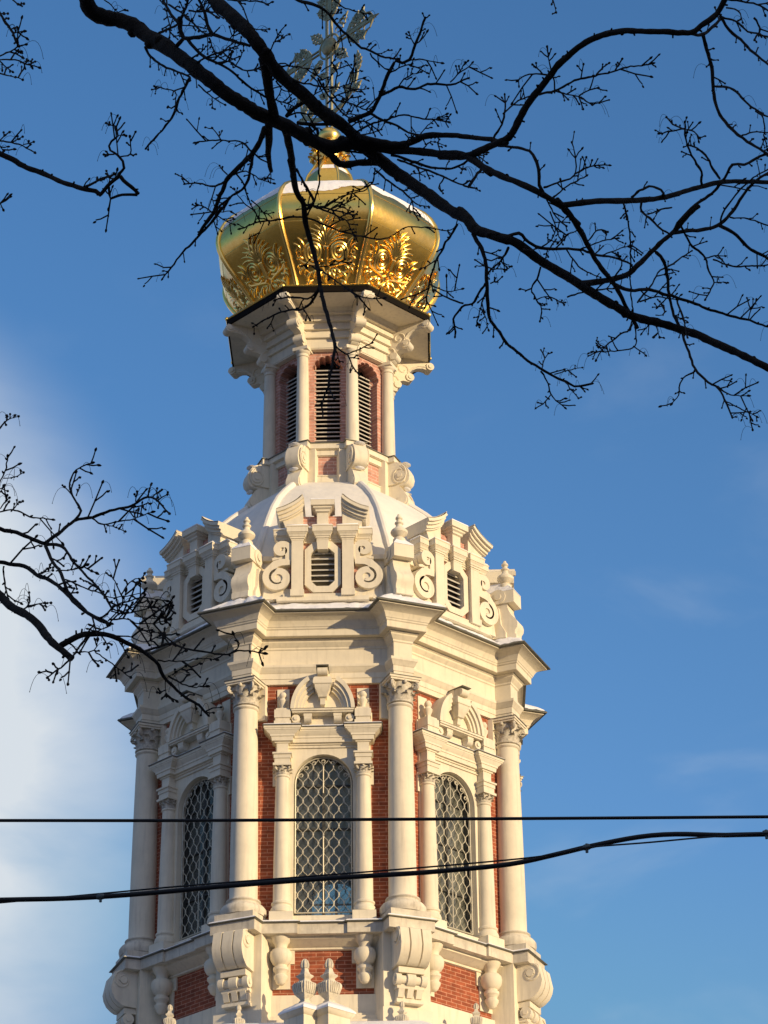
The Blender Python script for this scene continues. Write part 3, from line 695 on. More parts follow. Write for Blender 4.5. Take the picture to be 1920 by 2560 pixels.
# ---- lantern
LC = 1.42
b = MB(); b.stack([octa(1.40, 29.80), octa(1.40, 29.99), octa(1.365, 30.0), octa(1.32, 30.02), octa(1.32, 30.9)]); lant = b.build('lantern_base', STONE, TOWER)
b = MB(); b.box(-.255, .255, 1.26, 1.345, 30.13, 30.615); o = b.build('brick_panel', BRICK_P, lant); around(o, lant, ALL)
b = MB(); b.prism([(-.56, 29.99), (.56, 29.99), (.56, 30.76), (-.56, 30.76)], 1.25, 1.385, [[(-.25, 30.135), (.25, 30.135), (.25, 30.61), (-.25, 30.61)]]); b.box(-.27, .27, 1.3, 1.40, 30.11, 30.135)
o = b.build('panel_frame', STONE, lant); around(o, lant, ALL)
b = MB(); b.stack([ressaut(hw, 1.255, LC, z) for hw, z in ((.12, 30.62), (.155, 30.622), (.155, 30.75), (.21, 30.752), (.225, 30.76), (.225, 30.88))]); ll = b.build('ledge', STONE, lant)
b = MB(); b.stack([ressaut(hw, 1.255, LC, z) for hw, z in ((.235, 30.881), (.255, 30.884), (.255, 30.897), (.14, 30.93), (.05, 30.94))]); b.build('flashing', FLASH, ll)
b = MB()
out = [(1.3, 30.75), (1.74, 30.75), (1.82, 30.71), (1.89, 30.62), (1.95, 30.50), (1.975, 30.37), (1.95, 30.26), (1.88, 30.19), (1.76, 30.165), (1.72, 30.15), (1.77, 30.12), (1.83, 30.03), (1.87, 29.95), (1.92, 29.87), (1.94, 29.79), (1.93, 29.71), (1.86, 29.64), (1.3, 29.62)]
b.sprism(out, -.15, .15); b.sprism([(1.3, 30.75), (1.70, 30.75), (1.85, 30.55), (1.90, 30.37), (1.86, 30.24), (1.70, 30.21), (1.3, 30.2)], -.185, .185)
for sg in (-1, 1):
    b.cyl_s(1.77, 30.40, .12, sg*.18, sg*.205, 18); b.cyl_s(1.77, 30.40, .055, sg*.2, sg*.225, 14); b.cyl_s(1.80, 29.80, .11, sg*.14, sg*.17, 16)
    b.tube([(sg*.188, -(1.75 + (.2 - .07*i/20)*cos(1.2 - i*.33)*.85), 30.42 + (.24 - .1*i/20)*sin(1.2 - i*.33)) for i in range(21)], .018, 5)
b.box(-.33, .33, 1.2, 1.48, 29.7, 30.75)
con = b.build('scroll_console', STONE, lant); b = MB(); b.blob((0, -1.84, 30.735), .14, .10, .035, 8, 4); b.blob((0, -1.86, 30.12), .12, .07, .03, 8, 4); b.build('snow', SNOW, con); around(con, lant, ALL, True)
# lantern walls with many-lobed arched louvres
def lobed(hw, z0, zs, lobes=7, rise=.36):
    P = [(-hw, z0), (hw, z0)]; R = []
    for i in range(lobes):
        a = pi*(i + .5)/lobes; c_ = (hw*.90*cos(a), zs + rise*.84*sin(a)); rad = hw*.30
        for j in range(7):
            b_ = a + (-1 + 2*j/6)*1.25; R.append((c_[0] + rad*cos(b_), c_[1] + rad*sin(b_)))
    return P + [(hw, zs - .06)] + R + [(-hw, zs - .06)]
b = MB(); b.prism([(-.53, 30.85), (.53, 30.85), (.53, 33.45), (-.53, 33.45)], .90, 1.23, [lobed(.295, 30.95, 32.86)])
lw = b.build('lantern_wall', BRICK_P, TOWER)
b = MB(); b.box(-.36, .36, .78, .80, 30.9, 33.3); b.build('dark_backing', UNLIT, lw)
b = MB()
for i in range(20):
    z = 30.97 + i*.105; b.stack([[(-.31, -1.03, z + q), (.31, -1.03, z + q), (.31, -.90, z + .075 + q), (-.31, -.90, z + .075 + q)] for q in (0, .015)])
lv = b.build('louvre', SLAT_SHADE, lw); b = MB()
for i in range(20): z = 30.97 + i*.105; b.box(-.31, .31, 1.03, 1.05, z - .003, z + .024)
b.build('sunlit_edges', SLAT_LIT, lv); around(lw, TOWER, ALL)
b = MB(); b.lathe([(.165, 30.90), (.165, 30.94), (.148, 30.96)] + [(.146 - .022*(i/8)**1.5, 30.97 + 2.16*i/8) for i in range(9)] + [(.14, 33.135), (.145, 33.15), (.14, 33.165), (.126, 33.17), (.126, 33.215), (.145, 33.23), (.165, 33.265), (.167, 33.285)], (0, LC), 20)
b.box(-.18, .18, 1.2, LC + .155, 33.285, 33.365); lcn = b.build('lantern_column', STONE, TOWER); around(lcn, TOWER, ALL, True)
# flaring cornice under the dome
b = MB(); b.stack([octa(a, z) for a, z in ((1.15, 33.34), (1.36, 33.341), (1.36, 33.36), (1.375, 33.37), (1.375, 33.60), (1.435, 33.602), (1.435, 33.655), (1.41, 33.68), (1.41, 33.79), (1.475, 33.792), (1.475, 33.85), (1.45, 33.88), (1.45, 33.975), (1.535, 33.978), (1.535, 34.04), (1.51, 34.065), (1.51, 34.125), (1.60, 34.128), (1.60, 34.19), (1.66, 34.265), (2.24, 34.272), (2.24, 34.30))])
lco = b.build('lantern_cornice', STONE, TOWER, 20)
b = MB(); b.stack([octa(a, z) for a, z in ((2.235, 34.29), (2.235, 34.262), (2.27, 34.262), (2.275, 34.28), (2.275, 34.40), (2.2, 34.40), (2.235, 34.29))], False); b.build('eaves_board', DARKM, lco)
b = MB(); b.stack([octa(a, z) for a, z in ((2.2, 34.401), (2.285, 34.402), (2.30, 34.425), (2.285, 34.45), (1.9, 34.47), (1.5, 34.5))])
for i in range(8):
    a = A8*(i + .5); b.blob((2.46*sin(a), -2.46*cos(a), 34.44), .05, .05, .05, 8, 5)
b.build('gilded_bead', GOLD_R, lco)
b = MB()
out = [(1.40, 33.36), (1.50, 33.36), (1.60, 33.40), (1.68, 33.47), (1.70, 33.55), (1.68, 33.62), (1.76, 33.66), (1.90, 33.65), (1.99, 33.70), (2.02, 33.78), (1.98, 33.86), (1.92, 33.90), (1.98, 33.98), (2.10, 34.05), (2.24, 34.08), (2.36, 34.06), (2.45, 34.07), (2.46, 34.27), (1.40, 34.27)]
b.sprism(out, -.085, .085)
b.cyl_s(2.42, 34.15, .095, -.125, .125, 16); b.cyl_s(2.42, 34.15, .05, -.15, .15, 12); b.cyl_s(1.92, 33.77, .10, -.12, .12, 16); b.cyl_s(1.92, 33.77, .05, -.14, .14, 12); b.cyl_s(1.62, 33.52, .09, -.115, .115, 14)
for sg in (-1, 1):
    b.tube([(sg*.085, -(1.5 + (.16 - .1*i/16)*cos(-1 + i*.42)), 33.62 + (.16 - .1*i/16)*sin(-1 + i*.42)) for i in range(17)], .022, 5)
    b.tube([(sg*.085, -(1.75 + (.15 - .1*i/16)*cos(-.6 + i*.42)), 33.95 + (.15 - .1*i/16)*sin(-.6 + i*.42)) for i in range(17)], .022, 5)
    b.tube([(sg*.085, -r, z) for r, z in ((1.9, 33.92), (2.0, 34.04), (2.15, 34.12), (2.3, 34.13), (2.42, 34.10))], .025, 5)
b.box(-.10, .10, 1.36, 1.50, 33.36, 34.2)
o = b.build('scroll_bracket', STONE, lco, 45); around(o, lco, ALL, True)

# ---- gilded onion dome
dp = [(1.60, 34.46), (1.68, 34.70), (1.79, 34.93), (1.93, 35.15), (2.10, 35.38), (2.28, 35.60), (2.45, 35.82), (2.58, 36.02), (2.67, 36.22), (2.705, 36.40), (2.70, 36.56), (2.65, 36.76), (2.55, 36.97), (2.38, 37.19), (2.14, 37.39), (1.85, 37.57), (1.52, 37.75), (1.22, 37.91), (.95, 38.06), (.74, 38.20), (.60, 38.34), (.5, 38.5)]
def dome_at(z):
    for (R0, z0), (R1, z1) in zip(dp, dp[1:]):
        if z0 <= z <= z1: return R0 + (R1 - R0)*(z - z0)/(z1 - z0)
    return dp[-1][0]
b = MB(); b.stack([octR(R, z, .014, 8) for R, z in dp], False); dome = b.build('onion_dome', GOLD, TOWER, 22)
b = MB(); b.tube([(0, -(R + .005), z) for R, z in dp], [.055]*len(dp), 10); o = b.build('dome_rib', GOLD_R, dome); around(o, dome, ALL, True)
def dpt(s, z, off=.0):
    R = dome_at(z); ap = R*C22; hw = R*S22; t = max(-1, min(1, s/hw)); ap *= 1 + .014*(1 - t*t)
    return (s, -(ap + off), z)
def zr(z): return z + (.21 if z < 34.7 else .21 - .04*(z - 34.7)/.6 if z < 35.3 else max(0, .17*(36.14 - z)/.84))
b = MB()      # relief: two spirals, a spray of leaves, swags below
def rel(P, rad): b.tube([dpt(s, zr(z), .012) for s, z in P], rad, 6)
def dleaf(s0, z0, s1, z1, w):
    """a rounded acanthus lobe, half sunk in the sheet, its tip curling over"""
    n = 9; dx, dz = s1 - s0, z1 - z0; l = sqrt(dx*dx + dz*dz); nx, nz = -dz/l, dx/l; sd = 1 if s1 >= s0 else -1; pts = []; rad = []
    for i in range(n + 1):
        u = i/n; k = .16*l*(sin(pi*u*.9) - .9*u*u)*sd
        pts.append(dpt(s0 + dx*u + nx*k, zr(z0 + dz*u + nz*k), .006 + .03*u)); rad.append(.007 + w*.78*sin(pi*min(.95, .06 + u*.90))**.9)
    b.tube(pts, rad, 8)
for sg in (-1, 1):
    P = [(sg*(.285 + (.215 - .16*i/44)*cos(-2.2 + i*.36)), 35.30 + (.255 - .19*i/44)*sin(-2.2 + i*.36)) for i in range(45)]
    rel(P, [.03]*5 + [.034]*40); b.blob(dpt(sg*.285, 35.47, .03), .05, .04, .05, 8, 5)
    rel([(sg*.03, 35.05), (sg*.10, 35.0), (sg*.20, 35.03), (sg*.36, 35.06), (sg*.52, 35.10), (sg*.66, 35.22)], [.03]*5 + [.022])
    rel([(sg*(.60 + (.09 - .06*i/18)*cos(.2 + i*.42)), 35.30 + (.10 - .07*i/18)*sin(.2 + i*.42)) for i in range(19)], .024)
    rel([(sg*.66, 35.24), (sg*.56, 35.05), (sg*.45, 34.92), (sg*.33, 34.83), (sg*.22, 34.78)], .032)
    rel([(sg*.58, 35.0), (sg*.50, 34.85), (sg*.42, 34.72), (sg*.30, 34.62)], .028)
    rel([(sg*(.14 + (.11 - .08*i/18)*cos(1.2 + i*.42)), 34.90 + (.12 - .085*i/18)*sin(1.2 + i*.42)) for i in range(19)], .024)
    for s1, z1, w in ((.10, 36.02, .045), (.20, 35.92, .045), (.30, 35.84, .045), (.40, 35.74, .045), (.46, 35.62, .04)): dleaf(sg*.05, 35.42, sg*s1, z1, w)
    dleaf(sg*.10, 35.88, sg*.16, 36.10, .035); dleaf(sg*.30, 34.92, sg*.44, 34.72, .045); dleaf(sg*.48, 35.02, sg*.60, 34.86, .04)
for sg in (-1, 1):      # curling acanthus that fills the field down to the ribs
    for s0, z0, s1, z1, w in ((.52, 35.30, .60, 35.62, .05), (.56, 35.28, .70, 35.50, .045), (.50, 35.18, .66, 35.16, .04), (.40, 35.04, .50, 34.88, .05), (.20, 34.98, .30, 34.78, .05), (.10, 34.92, .16, 34.70, .05), (.06, 35.10, .16, 35.14, .035), (.30, 34.74, .44, 34.60, .045), (.55, 35.08, .62, 34.96, .04), (.16, 35.60, .30, 35.66, .04), (.10, 35.66, .24, 35.78, .04), (.06, 35.78, .10, 36.0, .04)): dleaf(sg*s0, z0, sg*s1, z1, w)
    rel([(sg*(.20 + (.10 - .075*i/18)*cos(2.6 - i*.42)), 35.66 + (.10 - .07*i/18)*sin(2.6 - i*.42)) for i in range(19)], .024)
    rel([(sg*.02, 35.46), (sg*.09, 35.62), (sg*.16, 35.72), (sg*.26, 35.76)], .03)
dleaf(0, 35.4, 0, 36.14, .05); dleaf(0, 34.66, 0, 34.92, .06); rel([(-.06, 35.40), (.06, 35.40)], .03); rel([(0, 35.05), (0, 35.40)], .05)
o = b.build('acanthus_relief', GOLD_R, dome, 45); around(o, dome, ALL)
# seams in the sheets
b = MB()
for z in (36.05, 36.72): R = dome_at(z); b.tube([dpt(s, z, .002) for s in [R*S22*(-1 + 2*i/10)*.97 for i in range(11)]], .006, 4)
o = b.build('sheet_seam', GOLD, dome); around(o, dome, ALL)
# snow lying on the crown of the dome, ragged lower edge
for k in range(8):
    rg = random.Random(40 + k); b = MB(); n = 26; rows = 7; base = 36.90 + rg.uniform(-.04, .04); ph = rg.uniform(0, 6)
    top = []; vs = []
    for i in range(n + 1):
        t = -1 + 2*i/n; zb = base + .06*sin(2.4*t + ph) + .035*sin(7*t + ph*2) + rg.uniform(-.02, .02) + .10*t*(1 if k in (0, 7) else -1)
        for j in range(rows + 1):
            z = zb + (38.3 - zb)*(j/rows)**1.2; R = dome_at(z); p = dpt(t*R*S22*.955, z, .004 if j == 0 else (.02 if j == 1 else .035)); vs.append(p)
    fs = [(i*(rows + 1) + j, (i + 1)*(rows + 1) + j, (i + 1)*(rows + 1) + j + 1, i*(rows + 1) + j + 1) for i in range(n) for j in range(rows)]
    b.add(vs, fs); o = b.build('snow_patch', SNOW, dome, 60); o.rotation_euler = (0, 0, A8*k)

# ---- neck, capital and cross
b = MB(); b.stack([octa(a, z) for a, z in ((.60, 38.30), (.57, 38.55), (.53, 38.72), (.49, 38.80), (.40, 38.98), (.31, 39.16), (.25, 39.32), (.24, 39.42))]); nk = b.build('dome_neck', GOLD, TOWER)
b = MB(); b.stack([octR(R, z, 0, 2) for R, z in ((.605, 38.36), (.585, 38.6), (.55, 38.74), (.50, 38.86), (.44, 38.97), (.36, 39.10))], False); b.build('snow', SNOW, nk)
b = MB(); b.tube([(0, -R, z) for R, z in ((.64, 38.30), (.60, 38.60), (.54, 38.80), (.44, 38.98), (.34, 39.16), (.28, 39.34))], .035, 8); o = b.build('neck_rib', GOLD_R, nk); around(o, nk, ALL, True)
b = MB(); b.lathe([(.26, 39.36), (.30, 39.40), (.27, 39.45), (.30, 39.58), (.36, 39.66), (.40, 39.70), (.40, 39.74), (.30, 39.78), (.22, 39.84), (.24, 39.90), (.29, 39.98), (.29, 40.08), (.24, 40.18), (.14, 40.26), (.08, 40.30)], (0, 0), 20)
for k in range(10):
    leaf(b, (0, 0), 2*pi*k/10, 39.28, .30, .30, .40, .20, .10); b.blob((.42*cos(2*pi*k/10), .42*sin(2*pi*k/10), 39.40), .065, .065, .08, 7, 5)
    leaf(b, (0, 0), 2*pi*(k + .5)/10, 39.5, .26, .32, .42, .16, .08)
crown = b.build('gilded_finial', GOLD_R, TOWER)
CROSS = b = MB()
for sx in (-.085, .085): b.box(sx - .022, sx + .022, -.03, .03, 40.2, 44.9)
cr = b.build('cross', GOLD_T, TOWER); cr.rotation_euler = (0, 0, -radians(47) - TH0)
b = MB(); b.lathe([(0, -.14), (.09, -.13), (.17, -.07), (.19, 0), (.17, .07), (.09, .13), (0, .14)], (0, 0), 20)
b.v = [(x, z*1.0, y) for x, y, z in b.v]; b.v = [(x*1.25, y, z*1.25 + 42.74) for x, y, z in b.v]; b.build('orb', GOLD_T, cr)
b = MB()
th = [2*pi*i/28 for i in range(29)]
b.tube([(.33*cos(t), 0, 42.74 + .33*sin(t)) for t in th], .03, 6, False)
for sg in (-1, 1):
    b.box(*sorted((sg*.3, sg*1.5)), -.025, .025, 42.68, 42.71); b.box(*sorted((sg*.3, sg*1.5)), -.025, .025, 42.79, 42.82)
b.build('cross_arm', GOLD_T, cr)
def lace(bb, c, ang, ln, wd, seed):
    """pierced leaf ornament growing from c along ang in the (s, z) plane"""
    rg = random.Random(seed); ca, sa = cos(ang), sin(ang)
    def T(u, v): return (c[0] + u*ca - v*sa, c[1] + u*sa + v*ca)
    n = 9; edge = []
    for i in range(n + 1):
        u = ln*i/n; v = wd*(sin(pi*min(1, (i + .6)/n*1.02))**.8)*(1.12 if i % 2 else .74) + .012; edge.append((u, max(v, .012)))
    o_ = [T(u, v) for u, v in edge] + [T(ln*1.06, 0)] + [T(u, -v) for u, v in reversed(edge)]
    holes = []
    for i in range(2, n - 1, 2):
        for sg in (-1, 1):
            u = ln*(i + .1)/n; v = sg*wd*.40; rr = wd*.27
            holes.append([T(u + rr*cos(q*pi/4)*1.1, v + rr*sin(q*pi/4)) for q in range(8)])
    bb.prism(o_, -.018, .018, holes)
for sg in (-1, 1):
    an = 0 if sg > 0 else pi; b = MB()
    lace(b, (sg*.62, 42.75), an, 1.05, .40, 1)
    for u in (.80, 1.0):
        for dv in (-1, 1): lace(b, (sg*u, 42.75 + dv*.12), an + dv*sg*1.0, .42, .10, 2)
    b.build('pierced_ornament', GOLD_T, cr)
    for e in (1, -1): b = MB(); lace(b, (sg*.26, 42.75 + e*.28), (pi/4 if sg > 0 else 3*pi/4)*e, .55, .13, 3); b.build('leaf_ray', GOLD_T, cr)
    for z in (43.75, 44.1): b = MB(); lace(b, (sg*.10, z), pi/2 - sg*.95, .40, .10, 5); b.build('leaf_ray', GOLD_T, cr)
    for z in (41.3, 41.9): b = MB(); lace(b, (sg*.10, z), pi/2 - sg*1.0, .30, .08, 5); b.build('leaf_ray', GOLD_T, cr)
b = MB(); lace(b, (0, 43.55), pi/2, 1.25, .36, 4); b.build('pierced_ornament', GOLD_T, cr)
b = MB()      # crescent with leaves at the foot of the cross
P = [(1.0*cos(pi + pi*i/16)*1.0, 41.55 + .85*sin(pi + pi*i/16)) for i in range(17)]
b.ribbon(P, [.03 + .09*sin(pi*i/16) for i in range(17)], -.02, .02)
for sg in (-1, 1):
    lace(b, (sg*1.0, 41.5), pi/2, .55, .13, 7); lace(b, (sg*.92, 41.2), pi/2 + sg*.5, .40, .10, 8); lace(b, (sg*.75, 40.95), pi/2 + sg*.6, .42, .10, 9); lace(b, (sg*.8, 40.95), pi/2 - sg*1.1, .35, .09, 10)
b.build('crescent', GOLD_T, cr)

# ---- vases and pedestals of the storey below, rising into the picture
def sq(w, z, cx, cy): return [(cx, cy - w*1.414, z), (cx + w*1.414, cy, z), (cx, cy + w*1.414, z), (cx - w*1.414, cy, z)]
def urn(s, r, zt, k=1.0, low=True):
    cx, cy = s, -r; m = MB()
    prof = [(.10, -.86), (.10, -.82), (.07, -.79), (.09, -.76), (.17, -.68), (.205, -.58), (.21, -.52), (.19, -.48), (.12, -.44), (.09, -.41), (.095, -.385), (.14, -.35), (.145, -.325), (.09, -.29), (.065, -.24), (.06, -.20)]
    m.stack([sq(w*k*.80, zt + z*k, cx, cy) for w, z in prof])
    for f in range(4):        # gadroons on the four flanks
        a = pi/4 + f*pi/2; d = (cos(a), sin(a)); t = (-sin(a), cos(a))
        for j in range(-2, 3): m.tube([(cx + d[0]*(w*k*.80 + .004) + t[0]*j*.05*k*w/.2, cy + d[1]*(w*k*.80 + .004) + t[1]*j*.05*k*w/.2, zt + z*k) for w, z in prof[4:8]], .017*k, 5)
    m.lathe([(.04*k, zt - .21*k), (.068*k, zt - .17*k), (.072*k, zt - .11*k), (.055*k, zt - .05*k), (.02*k, zt - .005*k), (0, zt)], (s, r), 12)
    for j in range(8):
        a = 2*pi*j/8; m.tube([(cx + R*k*cos(a), cy + R*k*sin(a), zt + z*k) for R, z in ((.068, -.18), (.076, -.11), (.056, -.045), (.02, -.01))], .012*k, 4)
    o_ = m.build('urn', URN, TOWER, 40)
    if low:
        m = MB(); zb = zt - .86*k
        m.stack([sq(w, z, cx, cy) for w, z in ((.27, zb - 1.0), (.27, zb - .30), (.30, zb - .28), (.33, zb - .23), (.34, zb - .20), (.30, zb - .16), (.2, zb - .07), (.13, zb))]); pd = m.build('urn_pedestal', STONE, o_)
        m = MB(); m.stack([sq(w, z, cx, cy) for w, z in ((.35, zb - .203), (.345, zb - .17), (.27, zb - .09), (.15, zb - .02), (.09, zb + .01))]); m.build('snow', SNOW, pd, 60)
    return o_
for s in (-.285, .160): urn(s, 4.85, 18.08)
for k_, s, r in ((1, -.30, 4.35), (.5, -.22, 4.4), (-.5, .15, 4.4), (-1, .30, 4.4)):
    o = urn(s, r, 17.69 if k_ in (1,) else (17.75 if k_ == -1 else 17.47), .62); o.rotation_euler = (0, 0, A8*k_)
# ================================================================== BARE TREES IN FRONT
# limbs, traced point by point and set at their own distances from the camera; widths are diameters in picture pixels
RG = {'A': (0, 0, 3.318), 'B': (200, 0, 2.9625), 'C': (640, 0, 2.9625), 'D': (1100, 0, 2.0232), 'E': (1100, 500, 2.0232), 'F': (0, 1000, 2.37),
      'G': (480, 400, 2.4397), 'Z': (520, 700, 2.765), 'P': (0, 0, .86406)}
def depth(x, y, base):
    return base + .75*sin(x/410. + 1.1) + .55*sin(y/330. - .4) + .35*sin((x + y)/170.) + .0006*(x - 900)
def at(x, y, d): return CAM_O + cam_dir(x, y)*d
LIMBS_MAIN = """
B 40 34|20,-80 60,40 110,100 180,130 300,150 420,205 520,280 640,345 760,440 870,525 980,610 1120,720 1260,805 1400,880 1520,930 1640,990 1720,1040 1800,1075 1900,1095
C 34 26|560,1090 690,1060 800,1085 900,1170 1010,1260 1130,1340 1260,1430 1420,1540 1560,1620
E 27 17|95,60 140,100 180,150 300,190 380,215 460,270 560,340 680,410 780,475 880,535 980,590 1100,620 1240,660 1400,725 1540,790 1659,850 1760,900
B 36 31|960,-70 1010,20 1080,80 1200,190 1300,300 1370,400 1440,500 1530,600 1659,700 1760,800 1870,880 1960,940 2040,1020 2110,1090
C 23 20|690,1010 780,1030 860,1050 1000,1075 1120,1070
D 19 13|0,790 60,790 130,790 210,760 290,722 350,695 400,605 450,515 520,430 600,330 700,240 800,185 900,160 1000,155 1130,160 1270,165 1320,130 1400,70 1440,0 1460,-60
C 20 16|700,1040 850,1080 1000,1110 1180,1120 1330,1135 1480,1140 1560,1160 1659,1220 1740,1290
D 17 14|150,800 230,850 330,900 430,940 520,985 600,1030 650,1085 700,1133
E 15 9|590,0 640,50 700,140 750,230 800,320 860,400 910,480 950,560 1000,650
D 16 10|620,1040 740,1025 850,1015 950,1017 1080,1005 1180,985 1300,950 1420,922 1560,920 1700,925
E 15 10|700,425 830,408 940,380 990,340 1050,280 1110,220 1180,165 1240,95 1310,30
D 9 6|1180,1177 1220,1110 1290,1040 1390,970 1440,900 1480,835 1540,835 1600,800 1680,775
E 10 6|1180,165 1300,155 1420,120 1480,60 1530,-20 1600,-100 1680,-150
D 10 6|1330,180 1350,250 1375,340 1382,430 1390,500 1420,580 1470,650 1530,700 1600,740 1680,790
D 8 5|1420,80 1460,150 1520,200 1590,270 1680,345
C 16 11|1130,1060 1200,1030 1260,1012 1380,1000 1520,1010 1659,1025 1740,1035 1800,1050 1860,1060
C 18 16|480,1090 560,1150 600,1200 660,1222 760,1205 870,1205 950,1215
B 27 22|1362,430 1385,560 1400,680 1425,800 1445,880
B 22 10|1400,920 1400,1030 1395,1130 1402,1200 1415,1268
B 21 12|1525,960 1550,1080 1567,1180 1580,1300 1600,1420 1650,1490
G 15 8|600,0 620,100 640,200 680,270 690,380 710,450 740,560 770,680 780,770 800,860 830,960 855,1050 872,1125
Z 8 3|870,440 873,480 860,560 840,660 830,740 790,850 792,950
B 14 8|1362,950 1330,1050 1280,1130 1180,1230 1100,1310 1060,1390 1020,1480 980,1580 920,1659 880,1740
P 8 3|498,425 470,462 430,510 395,545 375,570 350,600
B 12 10|738,130 742,230 770,280 740,315 700,352
B 10 7|770,285 880,275 980,256 1080,290 1200,322 1260,340
B 9 5|985,255 945,185 930,100 890,0 870,-60
B 8 5|800,290 860,370 930,420 1010,462 1110,520 1200,600 1290,670 1365,712
C 9 4|260,-30 320,0 420,30 520,80 570,140 620,210 700,280 780,350 870,390 960,430 1050,442
C 12 5|690,900 780,862 850,832 900,750 930,690 960,600 990,540 1040,452 1090,470 1140,442 1180,335 1215,260 1250,130
C 8 4|930,705 1000,672 1060,640 1180,660 1270,622 1440,628 1570,580
C 11 7|230,860 280,800 330,770 380,750
C 10 7|310,910 440,920 560,922 620,930
E 10 5|165,170 215,260 235,340 235,420 245,500 250,590 300,670 350,740 430,800 500,850 550,880 620,910 680,940 760,930
E 9 4|345,180 400,168 450,210 510,242 600,245 700,250 800,280 880,290 970,325
E 9 5|890,430 960,460 1060,455 1150,480 1250,510 1350,550 1450,580 1560,610 1690,650
E 9 4|1090,265 1130,310 1150,400 1155,480 1180,560 1220,660 1250,750 1290,850 1350,920 1410,950 1450,1030 1480,1095
E 9 6|1410,125 1500,180 1570,250 1700,320
D 8 6|520,975 500,940 495,850 480,800 450,762 390,745 300,735
"""
